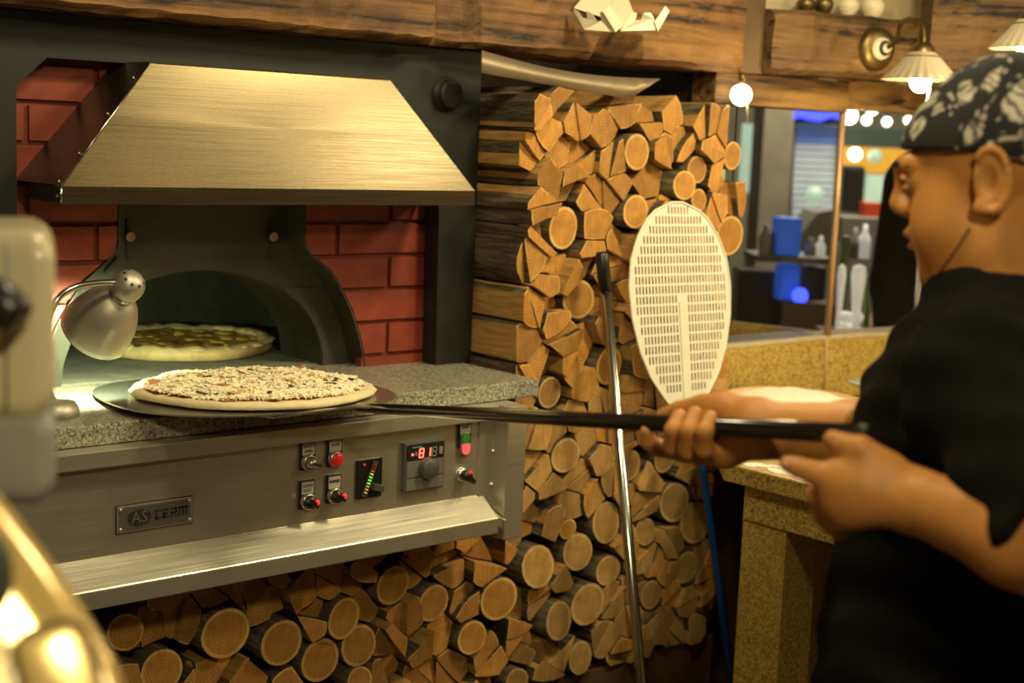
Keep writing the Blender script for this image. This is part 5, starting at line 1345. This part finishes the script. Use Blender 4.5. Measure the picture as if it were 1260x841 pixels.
# skull and face
S.ell(hp(-0.012, 0, 0.045), (0.098, 0.077, 0.088), AX, 0.01)
S.ell(hp(0.040, 0, -0.016), (0.060, 0.063, 0.092), AX, 0.03)
S.ell(hp(0.026, 0, -0.070), (0.064, 0.063, 0.046), AX, 0.03)
S.ell(hp(0.070, 0, -0.086), (0.022, 0.026, 0.020), AX, 0.022)
S.ell(hp(0.020, 0, -0.112), (0.055, 0.050, 0.030), AX, 0.03)
for s_ in (-1, 1):
    S.ell(hp(0.050, s_*0.040, -0.035), (0.036, 0.028, 0.034), AX, 0.025)
    S.cap(hp(0.090, s_*0.044, 0.034), hp(0.105, s_*0.010, 0.032), 0.009, 0.009, 0.022)
    S.ell(hp(0.109, s_*0.033, 0.015), (0.018, 0.020, 0.013), AX, 0.010, cut=True)
    S.ell(hp(0.080, s_*0.033, 0.0135), (0.016, 0.018, 0.015), AX, 0.006)
    S.ell(hp(0.103, s_*0.0145, -0.016), (0.012, 0.009, 0.0095), AX, 0.008)
    # ear: dish with rim
    ex = [npv(AX[0])*0.94+npv(AX[1])*0.34*s_*-1*-1*0.0+npv(AX[2])*-0.2, npv(AX[1]), npv(AX[2])*0.98+npv(AX[0])*0.17]
    S.ell(hp(-0.010, s_*0.080, 0.004), (0.019, 0.009, 0.034), AX, 0.006)
    for q in range(14):
        a = -1.9+q*0.30; b_ = a+0.30
        r0 = (0.019, 0.034)
        S.cap(hp(-0.012-0.019*math.cos(a)*1.0, s_*(0.087), 0.006+0.033*math.sin(a)), hp(-0.012-0.019*math.cos(b_), s_*(0.087), 0.006+0.033*math.sin(b_)), 0.0042, 0.0042, 0.003)
    S.ell(hp(-0.008, s_*0.0935, 0.004), (0.0125, 0.0125, 0.0215), AX, 0.004, cut=True)
    S.ell(hp(0.002, s_*0.083, -0.022), (0.009, 0.006, 0.009), AX, 0.005)
S.cap(hp(0.1035, 0, 0.034), hp(0.1145, 0, -0.004), 0.0095, 0.0112, 0.014)
S.ell(hp(0.113, 0, -0.010), (0.014, 0.014, 0.011), AX, 0.008)
S.ell(hp(0.092, 0, -0.044), (0.016, 0.026, 0.012), AX, 0.012)
S.ell(hp(0.1025, 0, -0.0435), (0.0095, 0.021, 0.0060), AX, 0.005)
S.ell(hp(0.0990, 0, -0.0590), (0.0095, 0.019, 0.0065), AX, 0.005)
S.ell(hp(0.109, 0, -0.0515), (0.010, 0.028, 0.0018), AX, 0.003, cut=True)
S.ell(hp(0.100, 0, -0.073), (0.010, 0.022, 0.006), AX, 0.010, cut=True)
# near (left) arm
S.cap(LS, LE, 0.055, 0.047, 0.03); S.cap(LE, LE+(LW-LE)*0.35, 0.046, 0.043, 0.02); S.cap(LE+(LW-LE)*0.35, LW, 0.043, 0.029, 0.02)
# left hand
PL = pd(1062, 600, 1.425)
S.cap(LW, PL, 0.030, 0.033, 0.015); S.ell((PL+pd(1040, 612, 1.43))/2, (0.036, 0.026, 0.038), [npv(qr), npv(qf), Z3], 0.015)
S.cap(PL, pd(1034, 592, 1.425), 0.030, 0.017, 0.012)
S.cap(pd(1090, 578, 1.415), pd(1058, 553, 1.415), 0.019, 0.0135, 0.012); S.cap(pd(1058, 553, 1.415), pd(1036, 547, 1.425), 0.0132, 0.0112, 0.004); S.cap(pd(1036, 547, 1.425), pd(1024, 541, 1.432), 0.0112, 0.0095, 0.003)
S.cap(pd(1034, 588, 1.425), pd(998, 581, 1.43), 0.0135, 0.0115, 0.008); S.cap(pd(998, 581, 1.43), pd(980, 575, 1.435), 0.0113, 0.0100, 0.003); S.cap(pd(980, 575, 1.435), pd(969, 571, 1.44), 0.0100, 0.0085, 0.003)
for (a, b, c_, r) in (((1028, 606, 1.43), (1006, 610, 1.45), (1020, 632, 1.475), .0118), ((1030, 624, 1.435), (1011, 630, 1.455), (1024, 648, 1.48), .0112), ((1040, 640, 1.44), (1023, 645, 1.46), (1034, 656, 1.48), .0098)):
    S.cap(pd(*a), pd(*b), r*1.1, r, 0.006); S.cap(pd(*b), pd(*c_), r, r*.85, 0.003)
# far (right) arm
S.cap(RS, RE, 0.054, 0.046, 0.03); S.cap(RE, RE+(RW-RE)*0.4, 0.046, 0.043, 0.02); S.cap(RE+(RW-RE)*0.4, RW, 0.043, 0.031, 0.02)
# right hand, palm under the handle, fingers curling up on the near side
h = hd_
PR = pd(892, 550, h(892)+0.052)
S.cap(RW, PR, 0.029, 0.024, 0.015); S.cap(PR, pd(846, 554, h(846)+0.034), 0.022, 0.016, 0.012)
S.cap(pd(925, 514, h(925)+0.055), pd(890, 505, h(890)+0.042), 0.022, 0.020, 0.015)
S.cap(pd(905, 528, h(905)+0.060), pd(868, 533, h(868)+0.050), 0.026, 0.018, 0.012)
S.cap(pd(892, 503, h(892)+0.036), pd(866, 499, h(866)+0.033), 0.018, 0.0135, 0.008); S.cap(pd(866, 499, h(866)+0.033), pd(836, 505, h(836)+0.026), 0.0132, 0.0112, 0.003); S.cap(pd(836, 505, h(836)+0.026), pd(815, 512, h(815)+0.018), 0.0110, 0.0088, 0.003)
for (x0_, dx, r, yb_, yt) in ((832, 0, .0108, 553, 512), (851, 0, .0112, 558, 509), (870, 0, .0100, 556, 513)):
    hh = h(x0_)
    S.cap(pd(x0_+10, yb_+2, hh+0.022), pd(x0_-4, yb_-4, hh-0.010), r*1.1, r*1.08, 0.006)
    S.cap(pd(x0_-4, yb_-4, hh-0.010), pd(x0_-3, (yb_+yt)/2-3, hh-0.026), r*1.08, r, 0.003)
    S.cap(pd(x0_-3, (yb_+yt)/2-3, hh-0.026), pd(x0_+4, yt+1, hh-0.014), r, r*.88, 0.003)
hh = h(806); S.cap(pd(838, 556, hh+0.03), pd(808, 551, hh+0.022), .0118, .0112, 0.006); S.cap(pd(808, 551, hh+0.022), pd(797, 543, hh+0.012), .0108, .010, 0.003); S.cap(pd(797, 543, hh+0.012), pd(796, 531, hh+0.006), .010, .0085, 0.003)
skin_o = put(S.mesh('body', 1), 'body', M['skin'], cook)
# eyes, brows, beard line, nails
from mathutils.bvhtree import BVHTree
_bv = BVHTree.FromPolygons([v.co+wloc(cook) for v in skin_o.data.vertices], [tuple(p.vertices) for p in skin_o.data.polygons])
def eyec(s_):
    h_ = _bv.ray_cast(Vector(hp(0.16, s_*0.034, 0.013)), Vector(-FW3)); return h_[0]-Vector(FW3)*0.0104
def onskin(P):
    out_ = []
    for p in P:
        c_, n_, _, _ = _bv.find_nearest(Vector(p)); out_.append(c_)
    return out_
for s_ in (-1, 1):
    MB().ball(eyec(s_), 0.0140, 16).build('eye', M['eyew'], cook)
    MB().ball(eyec(s_)+Vector(FW3)*0.0094-Vector(UP)*0.003, 0.0056, 12).build('iris', M['hair'], cook)
    MB().tube(onskin([hp(0.086, s_*0.054, 0.029), hp(0.104, s_*0.036, 0.0355), hp(0.1145, s_*0.016, 0.033)]), [0.002, 0.0038, 0.003], 6).build('eyebrow', M['hair'], cook)
    ec = eyec(s_); V3 = lambda el, az, r_: ec+r_*(Vector(FW3)*math.cos(el)*math.cos(az)+Vector(LF)*math.cos(el)*math.sin(az)+Vector(UP)*math.sin(el))
    MB().tube([V3(0.46-0.22*abs(a)**2, a, 0.0135) for a in np.linspace(-1.1, 1.1, 9)], [0.002, .0038, .0046, .005, .005, .005, .0046, .0038, .002], 8).build('eyelid', M['skin'], cook)
    MB().tube([V3(-0.58+0.25*abs(a)**2, a, 0.0135) for a in np.linspace(-1.1, 1.1, 9)], [0.002, .0034, .004, .0044, .0044, .0044, .004, .0034, .002], 8).build('eyelid', M['skin'], cook)
    MB().tube([V3(0.10-0.08*abs(a)**2, a, 0.0150) for a in np.linspace(-1.0, 1.0, 9)], 0.0010, 6).build('eyelashes', M['hair'], cook)
B = SDF(hp(0.06, 0, -0.10)-0.09, hp(0.06, 0, -0.10)+0.09, 0.0025)
B.ell(hp(0.083, 0, -0.094), (0.0150, 0.019, 0.0135), AX, 0.01); B.cap(hp(0.068, 0.014, -0.107), hp(0.068, -0.014, -0.107), 0.011, 0.011, 0.01)
put(B.mesh('goatee', 1), 'goatee', M['hair'], cook)
for s_ in (-1, 1):
    jl = [hp(0.072, s_*0.032, -0.100), hp(0.052, s_*0.056, -0.084), hp(0.034, s_*0.0655, -0.064), hp(0.018, s_*0.0705, -0.042)]
    MB().tube(onskin(catmull([Vector(p) for p in jl], 6)), 0.0014, 6).build('beard_line', M['hair'], cook)
def nail(c_, n_, t_, r): MB().obox(c_, t_, Vector(n_).cross(Vector(t_)), n_, r, r*.7, 0.0008, bev=0.0006).build('fingernail', M['nail'], cook)
nail(pd(1025, 540, 1.421), npv((-.66, -.74, .2)), npv(-np.array(_r2)), .005)
nail(pd(969, 569, 1.432), npv((-.55, -.6, .55)), npv(-np.array(_r2)), .005)
# bandana: cloth shell over the skull, cut along the brow
Bn = SDF(O+npv((-0.19, -0.19, -0.06)), O+npv((0.19, 0.19, 0.19)), 0.0035)
Bn.ell(hp(-0.014, 0, 0.048), (0.107, 0.086, 0.098), AX, 0.0); Bn.ell(hp(0.03, 0, 0.045), (0.078, 0.074, 0.060), AX, 0.02)
g = np.meshgrid(*[Bn.lo[i]+Bn.h*np.arange(Bn.n[i]) for i in range(3)], indexing='ij')
Pf = sum((g[i]-O[i])*FW3[i] for i in range(3)); Pu = sum((g[i]-O[i])*UP[i] for i in range(3)); Pl = sum((g[i]-O[i])*LF[i] for i in range(3))
edge = 0.030+0.14*np.clip(Pf, 0, .2)+0.35*np.clip(-Pf-0.02, -.02, .06)*-1
Bn.f = np.maximum(Bn.f+0.0016*np.sin(Pf*95+Pu*50)*np.cos(Pl*60+Pu*30), (edge-Pu)).astype(np.float32)
put(Bn.mesh('bandana', 1), 'bandana', M['bandana'], cook)
MB().ball(hp(-0.118, 0, 0.030), 0.022, 12, sc=(1, 1.2, .8)).tube([hp(-0.118, .01, .03), hp(-0.15, .03, -.02), hp(-0.15, .04, -.09)], [0.012, 0.02, 0.006], 8).tube([hp(-0.118, -.01, .03), hp(-0.15, -.03, -.02), hp(-0.15, -.035, -.08)], [0.012, 0.02, 0.006], 8).build('bandana_knot', M['bandana'], cook)
# shirt
SH = SDF((0.82, 0.36, Zr(-1.02)), (1.90, 1.30, Zr(-0.05)), 0.006)
SH.ell(NB+F2*0.058+Z3*-0.19, (0.140, 0.195, 0.20), BA, 0.05)
SH.ell(NB+F2*0.055+Z3*-0.42, (0.158, 0.205, 0.22), BA, 0.08)
SH.ell(NB+F2*0.040+Z3*-0.60, (0.158, 0.205, 0.18), BA, 0.08)
SH.cap(NB+F2*0.03+L2*0.04+Z3*-0.030, LS, 0.065, 0.066, 0.05); SH.cap(NB+F2*0.05-L2*0.04+Z3*-0.030, RS, 0.065, 0.066, 0.05)
SH.cap(NB+F2*0.040+Z3*0.010, NB+F2*0.05+Z3*-0.1, 0.082, 0.12, 0.05)
SH.sleeve(LS, LS+(LE-LS)*0.90, 0.070, 0.072, 0.04); SH.sleeve(RS, RS+(RE-RS)*0.93, 0.070, 0.068, 0.04)
SH.cap(NB+Z3*-0.030-F2*0.005, LS, 0.066, 0.068, 0.03); SH.cap(NB+Z3*-0.030-F2*0.005, RS, 0.066, 0.068, 0.03)
SH.ell(NB+F2*0.005+Z3*-0.19, (0.125, 0.185, 0.19), BA, 0.05)
SH.cap(NB+F2*0.07+Z3*-0.70, NB+F2*0.06+Z3*-0.82, 0.17, 0.17, 0.06)
# open the collar and the cuffs
SH.cap(hp(-0.02, 0, -0.04), NB+F2*0.03+Z3*0.005, 0.074, 0.070, 0.008, cut=True)
g = np.meshgrid(*[SH.lo[i]+SH.h*np.arange(SH.n[i]) for i in range(3)], indexing='ij')
SH.f = (SH.f+0.0035*np.sin(g[2]*42+g[0]*33)*np.sin(g[1]*38-g[2]*25)+0.0025*np.sin(g[0]*70+g[2]*95)).astype(np.float32)
put(SH.mesh('shirt', 2), 'shirt', M['cloth'], cook)
# trousers and shoes (below the frame)
T = SDF((0.85, 0.35, 0.02), (1.95, 1.35, 0.86), 0.012)
HB = npv((NB[0], NB[1], 0))+F2*0.05
for s_ in (-1, 1):
    hip = HB+L2*s_*0.10+Z3*0.76; kn = HB+L2*s_*0.12+F2*0.02+Z3*0.42; an = HB+L2*s_*0.13+Z3*0.09
    T.cap(hip, kn, 0.105, 0.075, 0.04); T.cap(kn, an, 0.074, 0.055, 0.03)
    SHO = MB().ball(an+F2*0.06+Z3*-0.045, 0.05, 14, sc=(1.05, 2.5, .9)); SHO.build('shoe', M['black'], cook)
T.ell(HB+Z3*0.76, (0.15, 0.19, 0.12), BA, 0.05)
put(T.mesh('trousers', 2), 'trousers', M['cloth'], cook)

# --- the person in black in the hall behind the window
pc_ = npv(atD(1176, 300, 4.75)); ph = thing('person', (pc_[0], pc_[1], 0.0), 'person in black seen from the shoulder through the right window pane', 'person')
qrn, qfn = npv(qr), npv(qf); PA = [qrn, qfn, Z3]
zt = 1.44
S2 = SDF(pc_*npv((1, 1, 0))+npv((-.45, -.45, 0.0)), pc_*npv((1, 1, 0))+npv((.45, .45, 1.80)), 0.012)
b_ = pc_*npv((1, 1, 0))
S2.ell(b_+Z3*1.64, (.082, .095, .115), PA, .02); S2.cap(b_+Z3*1.65+qfn*.092, b_+Z3*1.615+qfn*.108, .010, .014, .015); S2.ell(b_+Z3*1.575+qfn*.092, (.022, .008, .006), PA, .01); S2.ell(b_+Z3*1.54+qfn*.08, (.02, .02, .02), PA, .02); S2.cap(b_+Z3*1.58, b_+Z3*1.42, .055, .065, .03)
S2.ell(b_+Z3*1.24, (.15, .12, .20), PA, .04); S2.ell(b_+Z3*0.98, (.15, .12, .2), PA, .04)
for s_ in (-1, 1):
    S2.cap(b_+Z3*1.42, b_+qrn*s_*.15+Z3*1.40, .05, .055, .04); S2.cap(b_+qrn*s_*.16+Z3*1.38, b_+qrn*s_*.19+Z3*1.10, .055, .045, .02)
    S2.cap(b_+qrn*s_*.19+Z3*1.10, b_+qrn*s_*.19-qfn*.05+Z3*.84, .042, .032, .02); S2.ell(b_+qrn*s_*.19-qfn*.06+Z3*.78, (.03, .05, .025), PA, .02)
    S2.cap(b_+qrn*s_*.08+Z3*.85, b_+qrn*s_*.09+Z3*.08, .085, .05, .03); S2.ell(b_+qrn*s_*.082+Z3*1.64, (.012, .02, .03), PA, .005); S2.ell(b_+qrn*s_*.09+qfn*.06+Z3*.045, (.045, .12, .04), PA, .02)
put(S2.mesh('body', 2), 'body', M['skin'], ph)
S3 = SDF(b_+npv((-.45, -.45, 0.60)), b_+npv((.45, .45, 1.55)), 0.012)
S3.ell(b_+Z3*1.24, (.175, .145, .22), PA, .04); S3.ell(b_+Z3*0.96, (.17, .145, .24), PA, .04)
for s_ in (-1, 1):
    S3.cap(b_+Z3*1.42, b_+qrn*s_*.15+Z3*1.40, .06, .07, .04); S3.cap(b_+qrn*s_*.16+Z3*1.38, b_+qrn*s_*.19+Z3*1.08, .07, .06, .02); S3.cap(b_+qrn*s_*.19+Z3*1.09, b_+qrn*s_*.19-qfn*.05+Z3*.88, .056, .045, .02)
put(S3.mesh('shirt', 2), 'shirt', M['cloth'], ph)
MB().ball(b_+Z3*1.672-qfn*.020, .104, 16, sc=(.93, .98, .98)).build('hair', M['hair'], ph)
for s_ in (-1, 1): MB().ball(b_+qrn*s_*.031+Z3*1.652+qfn*.086, .011, 10).build('eye', M['eyew'], ph)

ph.scale = (1.08, 1.08, 1.08)
